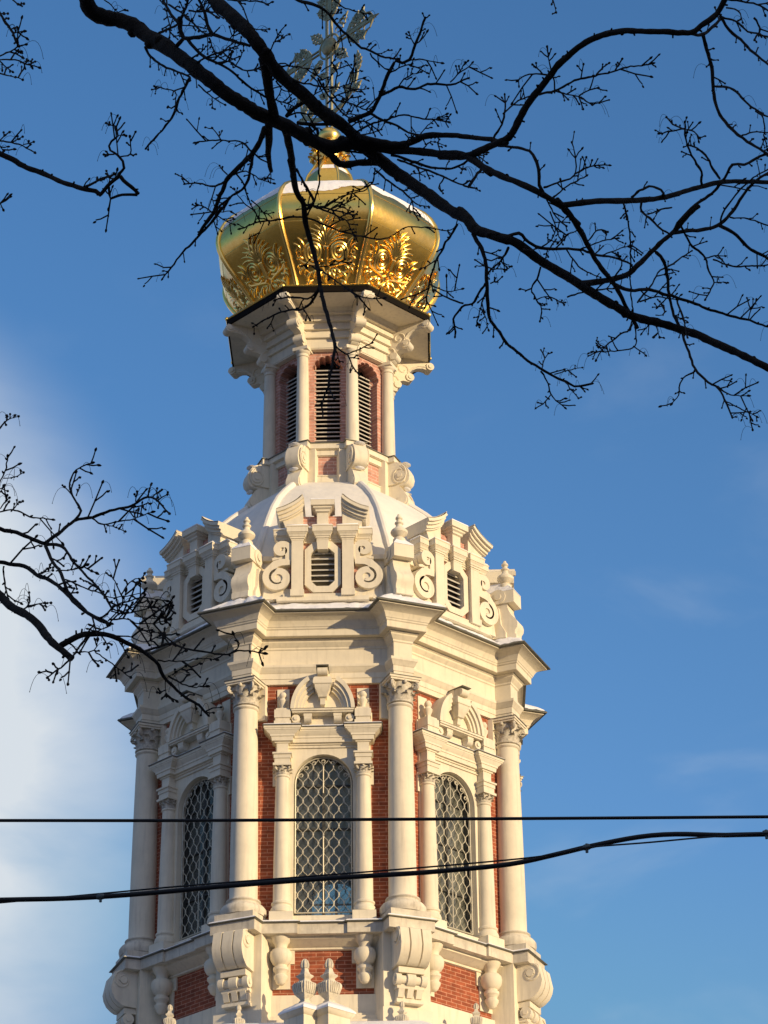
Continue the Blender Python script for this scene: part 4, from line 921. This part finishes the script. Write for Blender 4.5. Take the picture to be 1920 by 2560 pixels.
TWIGS_MAIN = """
D 6 4|1325,935 1325,870 1300,830 1265,770 1245,700 1240,620
D 6 4|1420,905 1380,850 1330,770 1255,735
D 4 3|1240,650 1180,660 1115,680
D 4 3|1235,655 1180,630 1150,595
D 4 3|1248,655 1290,665 1312,692
D 6 6|970,1000 1000,970 1060,940 1120,962 1138,1000
D 5 4|928,1025 945,1110
E 5 4|928,15 945,90 960,160 965,300 965,430 977,560 985,600
E 6 4|1018,5 1020,55 1060,90 1100,130 1155,170
D 9 8|1265,168 1325,178 1372,140 1420,92
D 5 3|525,948 620,915 680,880 688,800 670,725
D 4 3|680,880 760,842 850,835
D 4 3|570,1008 610,975 650,940 740,890
D 6 3|270,700 310,630 325,560 328,480
D 4 3|318,575 380,520 455,488
D 6 3|505,478 580,460 680,410 800,380 880,360 980,335 1072,322
D 4 3|790,375 830,335 855,318
D 4 3|885,357 905,325 920,298
D 4 3|585,462 700,490 765,525
D 3 3|695,487 740,465 792,445
D 4 3|545,380 450,376 398,402
D 4 3|520,378 490,345 468,328
D 4 3|562,350 548,290 545,238
D 5 4|560,375 578,410 580,455
D 4 2|565,-20 578,20 585,60
D 6 4|1385,437 1470,445 1520,490 1560,530 1620,570 1690,605
D 5 4|1425,85 1500,110 1560,160 1690,195
D 5 4|1440,-5 1500,5 1600,20 1690,70
D 4 3|1450,40 1510,52 1532,112
D 5 4|1590,90 1620,150 1590,200
D 4 3|1600,560 1640,600 1640,700 1650,760
D 5 4|1420,1132 1440,1060 1520,960 1600,890 1690,840
D 4 3|1520,690 1580,665 1660,675
D 4 3|1170,1050 1120,1060 1060,1085
E 4 3|520,-50 555,30 595,90 640,130
E 4 2|510,862 545,930 560,980 600,1030 632,1052
E 3 2|560,980 520,1030 483,1052
E 3 2|580,880 650,860 718,852
E 3 2|650,860 690,895
E 3 2|515,855 530,800 545,780
E 3 2|620,910 660,955 695,1005
E 6 4|345,240 310,310 265,350 238,385
E 6 4|235,420 190,480 160,525 110,540 70,600 72,650 75,685
E 4 3|120,525 50,500 -20,460
E 4 3|240,440 210,520 195,580 185,625
E 3 2|215,555 240,655
E 3 2|250,350 300,345 332,350
E 3 2|255,420 290,408 312,390
E 5 3|512,340 490,400 465,450 490,500 515,550 508,605
E 3 2|490,500 550,490 620,520
E 4 2|505,245 560,205 590,150
E 4 2|690,252 800,215 895,193
E 3 2|815,280 900,250 965,233
E 4 2|640,250 700,335 760,370 810,392
E 3 2|545,245 535,290 518,315
E 4 2|500,245 440,250
E 4 3|645,492 720,470 820,452 910,440
E 4 2|1555,608 1575,560 1600,508
E 5 4|1200,505 1230,600 1250,690
E 4 2|1290,865 1220,910 1210,980 1178,1025
E 4 2|1405,945 1470,985 1555,990
E 3 2|1450,1020 1530,1058 1600,1090
E 5 2|975,600 960,650 900,690 830,750 788,812
E 4 2|985,640 985,740 900,760 830,770 778,768
E 3 2|980,740 1040,782
E 3 2|840,752 788,712
E 6 3|1215,125 1260,210 1340,292 1360,360 1385,420 1345,500
E 3 2|1340,295 1440,282
E 4 3|1385,300 1450,330 1560,335 1690,322
E 3 2|1382,420 1450,415
E 4 3|1470,88 1560,95 1690,145
E 5 3|1000,520 1060,440 1100,370 1150,340 1210,300 1270,258
E 4 2|1010,515 1100,490 1195,502
E 3 2|1090,585 1140,572 1112,518
E 3 2|1070,615 1020,672
E 3 2|1080,620 1110,690
E 4 3|860,420 920,330 900,270
E 4 3|740,215 800,150 850,160
E 3 2|710,150 640,180 600,215
E 4 2|560,60 590,150 620,220
B 3 2|1408,1285 1370,1330
B 3 2|1408,1285 1410,1350
Z 4 3|878,460 960,520 1000,600 1042,645
Z 3 2|955,515 1050,475 1125,440
Z 3 2|876,470 905,562
Z 3 2|830,750 870,822
Z 6 3|780,30 740,90 690,125 560,120 470,132
Z 6 3|772,55 720,140 660,200 560,212 460,240 320,322
Z 4 3|660,205 705,275
Z 5 3|950,50 1030,110 1112,192
Z 3 2|1040,112 1120,130 1210,125
G 5 3|690,270 760,280 850,300 950,330 1005,330
G 5 2|760,290 860,330 940,370 980,440 990,480
G 5 3|705,350 600,352 500,372 400,382 298,422
G 4 2|740,290 840,270 900,225 1000,195 1060,180 1110,110 1115,60
G 4 2|705,355 800,390 900,432 1050,470 1180,480 1300,412 1420,412 1560,432 1610,400
G 3 2|750,655 860,640 925,608
G 4 2|780,670 850,720 960,795 1000,830
G 3 2|655,645 752,645
G 6 3|1615,395 1540,520 1480,640 1440,780 1425,892
G 3 2|1500,600 1400,660
G 3 2|1440,760 1560,800 1640,790
G 5 4|640,60 690,150 740,240 700,300
G 3 2|850,300 920,270 990,240
G 3 2|850,330 900,290 970,310
G 3 2|420,385 380,310 300,250 260,180
G 3 2|150,320 230,310 260,330
C 5 4|455,1095 465,1250 468,1350 440,1470 385,1580
C 5 4|300,1250 360,1370 425,1480
B 4 3|1270,1120 1200,1055 1120,1040 1000,1045 855,1055
B 3 2|1045,1035 1010,985 980,955
B 3 2|1180,1045 1265,1115
B 4 3|1290,1135 1340,1180 1400,1205
B 7 5|1285,1140 1260,1260 1230,1370 1130,1450 1040,1520 1000,1590
B 5 3|1105,1315 1050,1360 980,1382 880,1355 780,1362
B 3 2|810,1355 760,1310 705,1288
B 4 2|1150,1270 1180,1320 1230,1400 1260,1500 1320,1610
B 4 2|1120,1300 1200,1270 1260,1280 1350,1330 1435,1358
B 3 2|1090,1290 1030,1222
B 4 2|1010,1540 1020,1659
B 3 2|985,1580 930,1540 858,1508
B 3 2|1000,1590 1080,1640 1140,1659
B 3 2|1270,1480 1340,1550 1400,1640
B 8 5|730,175 660,80 610,-10
B 7 5|738,150 770,80 800,-10
B 6 5|585,245 660,210 715,180
B 5 3|765,110 840,170 900,230 965,262
B 4 3|755,185 860,195 945,212
B 5 4|655,30 740,80 800,118
B 4 3|800,80 900,85 1000,92
B 4 3|640,0 650,120 668,200 668,272
B 4 2|955,280 1000,390 1040,405
B 4 2|825,432 900,382 925,345
B 5 3|845,475 920,430 1020,392 1100,362 1190,328
B 5 4|1005,470 1100,460 1200,520 1290,520 1345,490
B 3 2|1095,452 1122,395 1105,360
B 3 2|1145,500 1180,440 1210,370
B 3 2|940,275 942,400
B 3 2|1100,298 1155,238
B 6 5|485,350 540,430 620,490 740,540 810,565
B 7 4|815,580 770,660 720,780 680,870 620,950 550,1030 490,1092
B 4 3|772,652 700,665 620,650 548,640
B 3 2|695,668 712,700 697,810
B 4 2|880,630 980,722 1072,775
B 3 2|980,728 982,792
B 3 2|170,-10 230,40 280,88 320,72
B 4 2|1150,-10 1210,60 1250,160 1290,212 1395,212
B 4 3|1090,0 1300,10 1385,28
B 4 2|1405,385 1440,310 1490,220 1522,190
B 3 2|1435,318 1500,280 1542,250
B 4 2|1450,480 1520,470 1600,500
B 4 2|1450,600 1490,660 1460,720
B 3 2|1450,740 1580,795
B 4 2|860,30 960,100 1030,130
B 3 2|830,150 870,60 940,20
B 3 2|900,440 870,500 840,540
B 4 2|1000,440 1060,380 1140,310
C 3 2|520,88 570,100 625,98
C 4 2|540,-20 640,50 720,80 842,105
C 4 2|845,395 880,450 930,492 982,520
C 3 2|870,392 925,398 970,372
C 3 2|820,352 850,318
C 3 2|1140,445 1240,440 1372,468
C 3 2|1178,340 1130,238
C 3 2|1188,320 1230,290 1270,240
C 4 2|985,545 1080,492 1150,470
C 3 2|1440,610 1500,550 1545,460
C 3 2|1490,560 1550,510 1595,468
C 3 2|1058,642 1090,585 1140,560 1215,540
C 6 4|850,842 940,890 1060,940 1150,990 1225,1002
C 5 3|735,985 850,920 960,892 1100,852 1230,880 1350,890 1425,905
C 3 2|960,900 1000,860 1025,825
C 3 2|1345,890 1405,848
C 3 2|1215,995 1270,930 1345,880
C 4 2|755,1005 860,980 918,958
C 3 2|740,875 780,965
C 3 2|1108,990 1145,1055
C 5 3|215,858 330,840 430,845 525,852
C 8 6|420,930 458,960 460,1010
C 5 2|280,598 400,622 520,640 640,640 785,578
C 4 2|640,648 720,660 825,658
C 5 3|460,580 520,680 600,790 660,850 725,905
C 4 2|150,488 270,492 390,512 455,510
C 3 2|490,530 560,470 600,410
C 3 2|595,515 700,482
C 4 2|585,640 602,520 568,465
C 4 2|405,560 470,620 495,702
C 4 2|525,765 600,700 722,668
C 4 2|590,740 700,770 832,832
C 3 2|740,800 798,738
C 3 2|640,855 760,852
C 3 2|620,830 700,715
C 3 2|165,750 275,792
C 3 2|235,855 262,735
C 4 3|700,940 790,900 900,960
C 4 2|560,700 640,760 700,720
C 3 2|430,700 520,640 560,560
C 5 3|890,1262 980,1340 1060,1400 1150,1490 1170,1560 1205,1625
C 3 2|1080,1415 1130,1395 1180,1420
C 3 2|1150,1480 1210,1520 1275,1530
C 4 3|885,1265 865,1350 780,1400 690,1425
C 6 4|1050,1180 1200,1240 1330,1290 1450,1340 1570,1380 1625,1392
C 8 6|1575,1378 1659,1262 1700,1230
C 7 5|1000,1145 1150,1195 1300,1240 1450,1250 1560,1200 1659,1140
C 3 2|1400,1262 1430,1195
C 4 2|1395,1312 1350,1390 1382,1435
C 3 2|1240,1105 1300,1050 1400,1072
C 5 4|580,1100 700,1120 800,1132 860,1165
C 3 2|1530,1230 1520,1285
C 3 2|1270,1260 1150,1290
"""
LIMBS_LEFT = """
A 15 10|-60,1235 0,1272 100,1322 220,1390 370,1440 480,1500 600,1540 720,1572 790,1585 838,1620
A 10 9|838,1615 890,1545 980,1470 992,1438
A 9 8|995,1465 1060,1530 1142,1605
A 7 4|985,1445 1035,1400 1022,1340 985,1290 920,1250 905,1210 925,1170 980,1120 962,1045 985,988
A 7 6|1142,1618 1080,1615 980,1622 922,1642 910,1570
F 11 9|-60,745 0,765 100,787 200,825 268,852
F 9 4|268,848 340,795 440,715 550,695 650,655 760,630 870,575 940,605 1000,672
F 8 5|275,855 360,860 430,950 500,1030 560,1090 630,1170 660,1235
F 9 6|270,868 310,960 360,1030 390,1110 450,1190 520,1260 600,1310 650,1325
F 10 8|-60,950 0,962 90,975 170,1000 220,1040 300,1072 380,1130 430,1190 500,1250 590,1302 650,1335
F 22 17|-80,1090 -20,1135 60,1220 180,1285 250,1362 310,1440 370,1485 422,1535
F 15 5|345,1465 400,1432 480,1392 560,1385 640,1390 700,1410 780,1450 850,1490 900,1530 940,1570 970,1640 1030,1700 1100,1760 1180,1810 1232,1868
F 6 3|850,1492 960,1455 1010,1442 1100,1470 1200,1492 1350,1510 1405,1490 1560,1495
"""
TWIGS_LEFT = """
A 7 5|-40,50 0,112 50,190 105,270 130,350 160,390
A 3 2|110,275 150,268 202,263
A 4 3|-40,480 0,465 90,425 150,390 212,375
A 4 3|-40,488 0,490 150,500 200,530 320,550
A 3 2|-40,470 0,500 60,560 105,592
A 4 2|-40,600 0,610 90,630 182,662
A 3 2|-10,108 60,115
A 3 2|90,-15 150,30 195,30
A 3 2|165,518 262,505
A 4 3|-40,1165 0,1170 90,1185 190,1205 285,1258
A 3 2|100,1180 140,1160 182,1135
A 3 2|195,1202 280,1180
A 3 2|-10,1195 20,1240 42,1282
A 3 2|0,1168 75,1102
A 4 3|985,1302 1080,1270 1075,1140
A 4 3|942,1277 870,1277
A 3 2|980,1122 1045,1125
A 3 2|955,1048 880,1018
A 7 5|715,1545 840,1490 952,1450
A 3 2|905,1520 912,1480 885,1425
A 3 2|845,1500 805,1480
A 3 2|-20,1690 5,1690 20,1735
F 6 3|440,718 480,660 430,560 415,490 450,410 535,373
F 3 2|432,562 385,513
F 3 2|448,562 472,518
F 4 2|545,698 620,735 700,715 790,705 892,662
F 3 2|625,737 742,777
F 3 2|800,702 792,640 842,632
F 3 2|878,572 892,498
F 3 2|805,600 815,545
F 3 2|900,580 960,538
F 4 2|930,600 990,562
F 3 2|335,1012 440,1000 512,980
F 4 2|385,1062 500,1112 580,1140 660,1170 845,1148
F 5 4|22,985 30,1080 48,1172
F 3 2|205,1038 310,1010
F 4 2|135,1243 175,1210 168,1145
F 4 2|170,1222 300,1202
F 4 2|935,1542 1080,1547 1180,1530 1285,1537
F 3 2|1370,1502 1412,1462 1385,1388
F 6 3|505,1408 420,1532 285,1645
F 4 2|435,1500 560,1482 578,1430
F 3 2|558,1482 640,1545 700,1590 772,1645
F 4 2|1000,1635 1100,1690 1228,1698
F 3 2|978,1640 980,1745
F 3 2|1018,1632 1092,1578
F 3 2|980,1720 935,1735
F 4 2|635,1335 700,1270 780,1230 905,1222
F 4 2|645,1302 750,1300 830,1330 998,1308
F 4 2|655,1232 760,1190 850,1170 985,1190
F 4 2|685,1395 760,1400 850,1432 945,1400
F 4 2|722,1162 690,1100 658,1045
F 3 2|720,1150 780,1072 842,1060
F 3 2|645,1342 520,1382
F 3 2|755,1292 860,1370 975,1378
F 4 2|660,1250 740,1265 860,1240 1010,1215
F 3 2|700,1290 800,1200 860,1130
F 3 2|640,1310 720,1220 740,1130
F 3 2|770,1240 850,1290 1000,1300
F 3 2|420,1010 500,990 540,1010
F 4 3|640,1180 560,1100 480,1060
F 3 2|700,1420 740,1480 760,1520
F 3 2|600,1395 640,1470
F 5 3|-40,665 0,665 70,655 180,692 312,710
F 3 2|0,642 52,578
F 3 2|60,660 115,605
F 4 3|-20,545 0,490 30,420 47,342
F 3 2|20,462 100,455 140,430
F 4 2|-20,190 0,165 40,120 107,100
F 3 2|-20,525 42,537
F 3 2|40,120 42,95
"""
def parse(txt):
    out = []
    for ln in txt.strip().split('\n'):
        h, p = ln.split('|'); k, w0, w1 = h.split(); ox, oy, sc = RG[k]
        out.append((float(w0), float(w1), [(ox + float(a)/sc, oy + float(b_)/sc) for a, b_ in (q.split(',') for q in p.split())]))
    return out
def smooth_path(P, step=9.):
    """Catmull-Rom through the traced points"""
    if len(P) == 2: P = [P[0], ((P[0][0] + P[1][0])/2 + .04*(P[1][1] - P[0][1]), (P[0][1] + P[1][1])/2 - .04*(P[1][0] - P[0][0])), P[1]]
    Q = [(2*P[0][0] - P[1][0], 2*P[0][1] - P[1][1])] + list(P) + [(2*P[-1][0] - P[-2][0], 2*P[-1][1] - P[-2][1])]; out = []
    for i in range(1, len(Q) - 2):
        a, b_, c, d = Q[i - 1:i + 3]; L = sqrt((c[0] - b_[0])**2 + (c[1] - b_[1])**2); n = max(1, int(L/step))
        for j in range(n):
            t = j/n
            out.append(tuple(.5*(2*b_[q] + (c[q] - a[q])*t + (2*a[q] - 5*b_[q] + 4*c[q] - d[q])*t*t + (3*b_[q] - a[q] - 3*c[q] + d[q])*t**3) for q in (0, 1)))
    out.append(P[-1]); return out
def branch_tube(mb, P2, w0, w1, base, rg, knob=.10, drift=0.):
    n = len(P2); pts = []; rad = []
    jx = jy = 0.; ja = .55 if w0 > 14 else .9
    for i, (x, y) in enumerate(P2):
        jx = jx*.55 + rg.gauss(0, ja); jy = jy*.55 + rg.gauss(0, ja); x += jx; y += jy
        t = i/(n - 1); d = depth(x, y, base) + drift*t
        w = (w0 + (w1 - w0)*t)*(1 + rg.uniform(-knob, knob)) + .7
        pts.append(at(x, y, d)); rad.append(max(w, 2.3)/2*d/FPX)
    mb.tube(pts, rad, 8 if w0 > 10 else 6 if w0 > 5 else 4)
    return pts, rad
def bud(mb, p, d, r):
    q = d.normalized(); mb.tube([p - q*r*.5, p + q*r*1.0, p + q*r*2.4, p + q*r*3.6], [r*.7, r*1.25, r*.95, r*.15], 5)
def droop(mb, p, out, ln, r):
    """dry fruit stalk: rises a little, then hangs"""
    pts = []; n = 7
    for i in range(n + 1):
        t = i/n; pts.append(p + out*ln*(t*.85 - .25*t*t) + Vector((0, 0, ln*(.45*t - 1.25*t*t))))
    mb.tube(pts, r, 3)
    mb.blob(pts[-1], r*1.9, r*1.9, r*2.2, 5, 3)
def make_tree(label, limbs, twigs, base, seed, trunk_xy, trunk_r, feeders, group):
    rg = random.Random(seed)
    T = empty('bare_tree', (trunk_xy[0], trunk_xy[1], 0)); tag(T, label, 'tree', group)
    T0 = Vector((trunk_xy[0], trunk_xy[1], 0))
    def put(mb, name):
        mb.v = [tuple(Vector(q) - T0) for q in mb.v]; return mb.build(name, BARK, T, 60, merge=False)
    H = 17.5; mb = MB(); tp = []; tr = []
    for i in range(15):
        t = i/14; tp.append(T0 + Vector((.25*sin(3*t + seed), .2*sin(4*t), H*t - .1))); tr.append(trunk_r*(1.25 - .25*min(1, t*8))*(1 - .72*t)*(1 + rg.uniform(-.04, .04)))
    mb.tube(tp, tr, 14); put(mb, 'trunk')
    TW = MB(); ends = []
    for w0, w1, P in parse(limbs):
        mb = MB(); P2 = smooth_path(P, 10); pts, rad = branch_tube(mb, P2, w0, w1, base, rg)
        for i in range(2, len(pts) - 1):       # burrs and spur shoots in the bark
            if rg.random() < .24: mb.blob(pts[i] + Vector((rg.uniform(-1, 1), rg.uniform(-1, 1), rg.uniform(-1, 1)))*rad[i]*.6, rad[i]*.75, rad[i]*.75, rad[i]*.6, 6, 4)
        put(mb, 'limb'); ends.append((pts, rad, P2, w1))
    for w0, w1, P in parse(twigs):
        P2 = smooth_path(P, 8); pts, rad = branch_tube(TW, P2, w0, w1, base, rg, .16, rg.uniform(-.25, .25)); ends.append((pts, rad, P2, w1))
    right = (cam_dir(1960, 1280) - cam_dir(960, 1280)).normalized(); upv = right.cross(cam_dir(960, 1280).normalized())
    def inframe(p2): return -60 < p2[0] < 1980 and -60 < p2[1] < 2600
    for pts, rad, P2, w1 in ends:
        n = len(pts); R0 = min(rad[-1], .0022*1.2)
        if inframe(P2[-1]) and w1 < 7:
            d = (pts[-1] - pts[-2]).normalized(); r = .0036 + .0009*rg.random()
            bud(TW, pts[-1], d, r)
            for q in range(rg.choice((1, 2, 2, 3))):      # forked, bud-tipped end
                i = max(1, n - 1 - rg.randint(0, 4)); a = rg.choice((-1, 1))*rg.uniform(.5, 1.1)
                dd = (Matrix.Rotation(a, 3, cam_dir(*P2[i]).normalized()) @ (pts[i] - pts[i - 1]).normalized()); ln = rg.uniform(.015, .05)
                TW.tube([pts[i], pts[i] + dd*ln*.6, pts[i] + dd*ln + upv*.004], [.0028, .0026, .0023], 4); bud(TW, pts[i] + dd*ln + upv*.004, dd, r*rg.uniform(.7, 1.0))
            for q in range(rg.choice((0, 1, 1, 2, 3))):
                i = max(1, n - 1 - rg.randint(0, 3)); droop(TW, pts[i], (right*rg.uniform(-1, 1) + upv*.4).normalized(), rg.uniform(.05, .115), .0008)
        if rad[0] < .0085:                     # side buds and short spurs along thin shoots
            L = 0.
            for i in range(2, n - 1):
                L += (pts[i] - pts[i - 1]).length
                if L > .042 and inframe(P2[i]):
                    L = rg.uniform(-.05, .02); sd_ = rg.choice((-1, 1)); d0 = (pts[i] - pts[i - 1]).normalized()
                    dd = (Matrix.Rotation(sd_*rg.uniform(.6, 1.15), 3, cam_dir(*P2[i]).normalized()) @ d0)
                    if rg.random() < .42: bud(TW, pts[i] + dd*rad[i]*.5, dd, .0030)
                    else:
                        ln = rg.choice((rg.uniform(.02, .07), rg.uniform(.04, .13)))
                        k = [pts[i], pts[i] + dd*ln*.5 + upv*rg.uniform(-.004, .006), pts[i] + dd*ln + upv*rg.uniform(-.006, .012)]
                        TW.tube(k, [.0032, .0029, .0026], 4); bud(TW, k[-1], dd, rg.uniform(.0030, .0042))
                        if ln > .075:
                            e2 = (Matrix.Rotation(rg.choice((-1, 1))*rg.uniform(.5, 1), 3, cam_dir(*P2[i]).normalized()) @ dd)*ln*.45
                            TW.tube([k[1], k[1] + e2*.6, k[1] + e2 + upv*.005], [.0027, .0024, .0022], 4); bud(TW, k[1] + e2, e2, .0033)
                        if ln > .055: bud(TW, k[1], (dd + upv*rg.uniform(-1, 1)).normalized(), .0026)
                        if rg.random() < .30: droop(TW, k[-1], (right*rg.uniform(-1, 1) + upv*.3).normalized(), rg.uniform(.05, .10), .0008)
        elif rad[0] < .02:
            for i in range(2, n - 1):          # knobbly bud scars on the stouter branches
                if rg.random() < .22 and inframe(P2[i]):
                    dd = Matrix.Rotation(rg.choice((-1, 1))*rg.uniform(.9, 1.5), 3, cam_dir(*P2[i]).normalized()) @ (pts[i] - pts[i - 1]).normalized()
                    if rg.random() < .6 or rad[0] > .010: TW.tube([pts[i], pts[i] + dd*(rad[i] + .010)], [.0045, .0035], 4)
                    else:
                        ln = rg.uniform(.03, .09); k = pts[i] + dd*(rad[i] + ln); TW.tube([pts[i], (pts[i] + k)/2 + upv*.005, k], [.003, .0024, .002], 4); bud(TW, k, dd, .0032)
    tw = put(TW, 'twigs'); tag(tw, kind='stuff')
    for (reg, x, y, w, th) in feeders:         # where a limb leaves the picture it runs on to the trunk
        ox, oy, sc = RG[reg]; px, py = ox + x/sc, oy + y/sc; d = depth(px, py, base); p = at(px, py, d)
        t = th; q = T0 + Vector((0, 0, H*t)); mb = MB(); n = 10; pts = []; rad = []
        r0 = w/2*d/FPX; r1 = max(r0*1.6, .02)
        for i in range(n + 1):
            u = i/n; m = p.lerp(q, u) + Vector((0, 0, .35*sin(pi*u))) + Vector((.12*sin(5*u + x), .12*sin(4*u + y), 0))*sin(pi*u); pts.append(m); rad.append(r0 + (r1 - r0)*u)
        mb.tube(pts, rad, 8); put(mb, 'limb')
    return T
make_tree('dark bare tree whose thick forking boughs cross the sky before the gold dome', LIMBS_MAIN, TWIGS_MAIN, 10.6, 11, (-3.6, -42.3), .26,
    [('B', 20, -80, 41, .70), ('B', 960, -70, 37, .78), ('B', 870, -60, 6, .76), ('B', 610, -10, 8, .76), ('B', 800, -10, 7, .77), ('C', 260, -30, 9, .80), ('C', 540, -20, 4, .82), ('B', 170, -10, 4, .74), ('B', 1150, -10, 4, .80), ('D', 565, -20, 4, .86)], None)
make_tree('dark bare tree whose thin branches reach in from the left edge before the cornice', LIMBS_LEFT, TWIGS_LEFT, 8.4, 5, (-4.3, -46.4), .20,
    [('F', -80, 1090, 23, .24), ('F', -60, 950, 10, .27), ('F', -60, 745, 11, .29), ('F', -40, 665, 5, .30), ('F', -20, 545, 4, .31), ('F', -20, 190, 4, .33), ('F', -20, 525, 4, .31), ('A', -60, 1235, 15, .36), ('A', -40, 1165, 4, .37), ('A', -40, 50, 7, .44), ('A', -40, 480, 4, .42), ('A', -40, 600, 4, .41), ('A', -40, 488, 4, .42), ('A', -40, 470, 4, .42), ('A', 90, -15, 4, .50), ('A', -20, 1690, 3, .34)], None)

# ================================================================== CABLES across the street
def cable(name, P, w, d0, d1, label, cat, ext=900):
    P = [(x*1.15730, y*1.15730) for x, y in P]
    (x0, y0), (x1, y1) = P[0], P[1]; k = ext/max(1, x1 - x0); A_ = (x0 - ext, y0 - (y1 - y0)*k)
    (x2, y2), (x3, y3) = P[-2], P[-1]; k = ext/max(1, x3 - x2); B_ = (x3 + ext, y3 + (y3 - y2)*k)
    Q = smooth_path([A_] + P + [B_], 24); X0, X1 = Q[0][0], Q[-1][0]; pts = []; rad = []
    for x, y in Q:
        d = d0 + (d1 - d0)*(x - X0)/(X1 - X0); pts.append(at(x, y, d)); rad.append(w/2*d/FPX)
    mb = MB(); mb.tube(pts, rad, 10); o = mb.build(name, RUBBER, None, 60, merge=False)
    tag(o, label, cat); return o, (lambda x, y: at(x*1.1573, y*1.1573, d0 + (d1 - d0)*(x*1.1573 - X0)/(X1 - X0)))
cable('cable', [(0, 1772.5), (400, 1772.5), (830, 1770), (1250, 1767.5), (1659, 1764.5)], 8.2, 15.6, 14.4, 'straight black overhead cable, the upper one, crossing all the tower windows', 'cable')
LOW = [(0, 1944), (120, 1941.5), (220, 1937), (350, 1927), (500, 1913), (700, 1898), (850, 1889), (950, 1882), (1100, 1867), (1200, 1846), (1280, 1827), (1380, 1808), (1460, 1802), (1560, 1804), (1659, 1802)]
lowc, lp_ = cable('thick_cable', LOW, 12.5, 15.0, 13.6, 'thick sagging black cable, the lowest, curving upward right of the tower', 'cable')
mb = MB()
cable('thin_wire', [(200, 1932), (420, 1912), (760, 1886), (1000, 1866.5), (1175, 1849), (1268, 1831), (1400, 1820), (1520, 1809), (1600, 1803.5)], 4.4, 14.93, 13.55, 'thin straight black wire running just above and below the thick sagging cable', 'wire', 260)
for (x, y), (x2, y2) in (((209, 1938), (226, 1936)), ((1259, 1832), (1276, 1828)), ((1647, 1800), (1664, 1800))):
    mb = MB(); a, b_ = lp_(x, y), lp_(x2, y2); mb.tube([a, a.lerp(b_, .25), a.lerp(b_, .75), b_], [.013, .017, .017, .013], 8)
    dn = Vector((0, 0, -1)); m_ = a.lerp(b_, .5); mb.tube([m_ + dn*-.018, m_ + dn*.03], .008, 6)
    mb.build('clamp', CLAMP, lowc, 60)
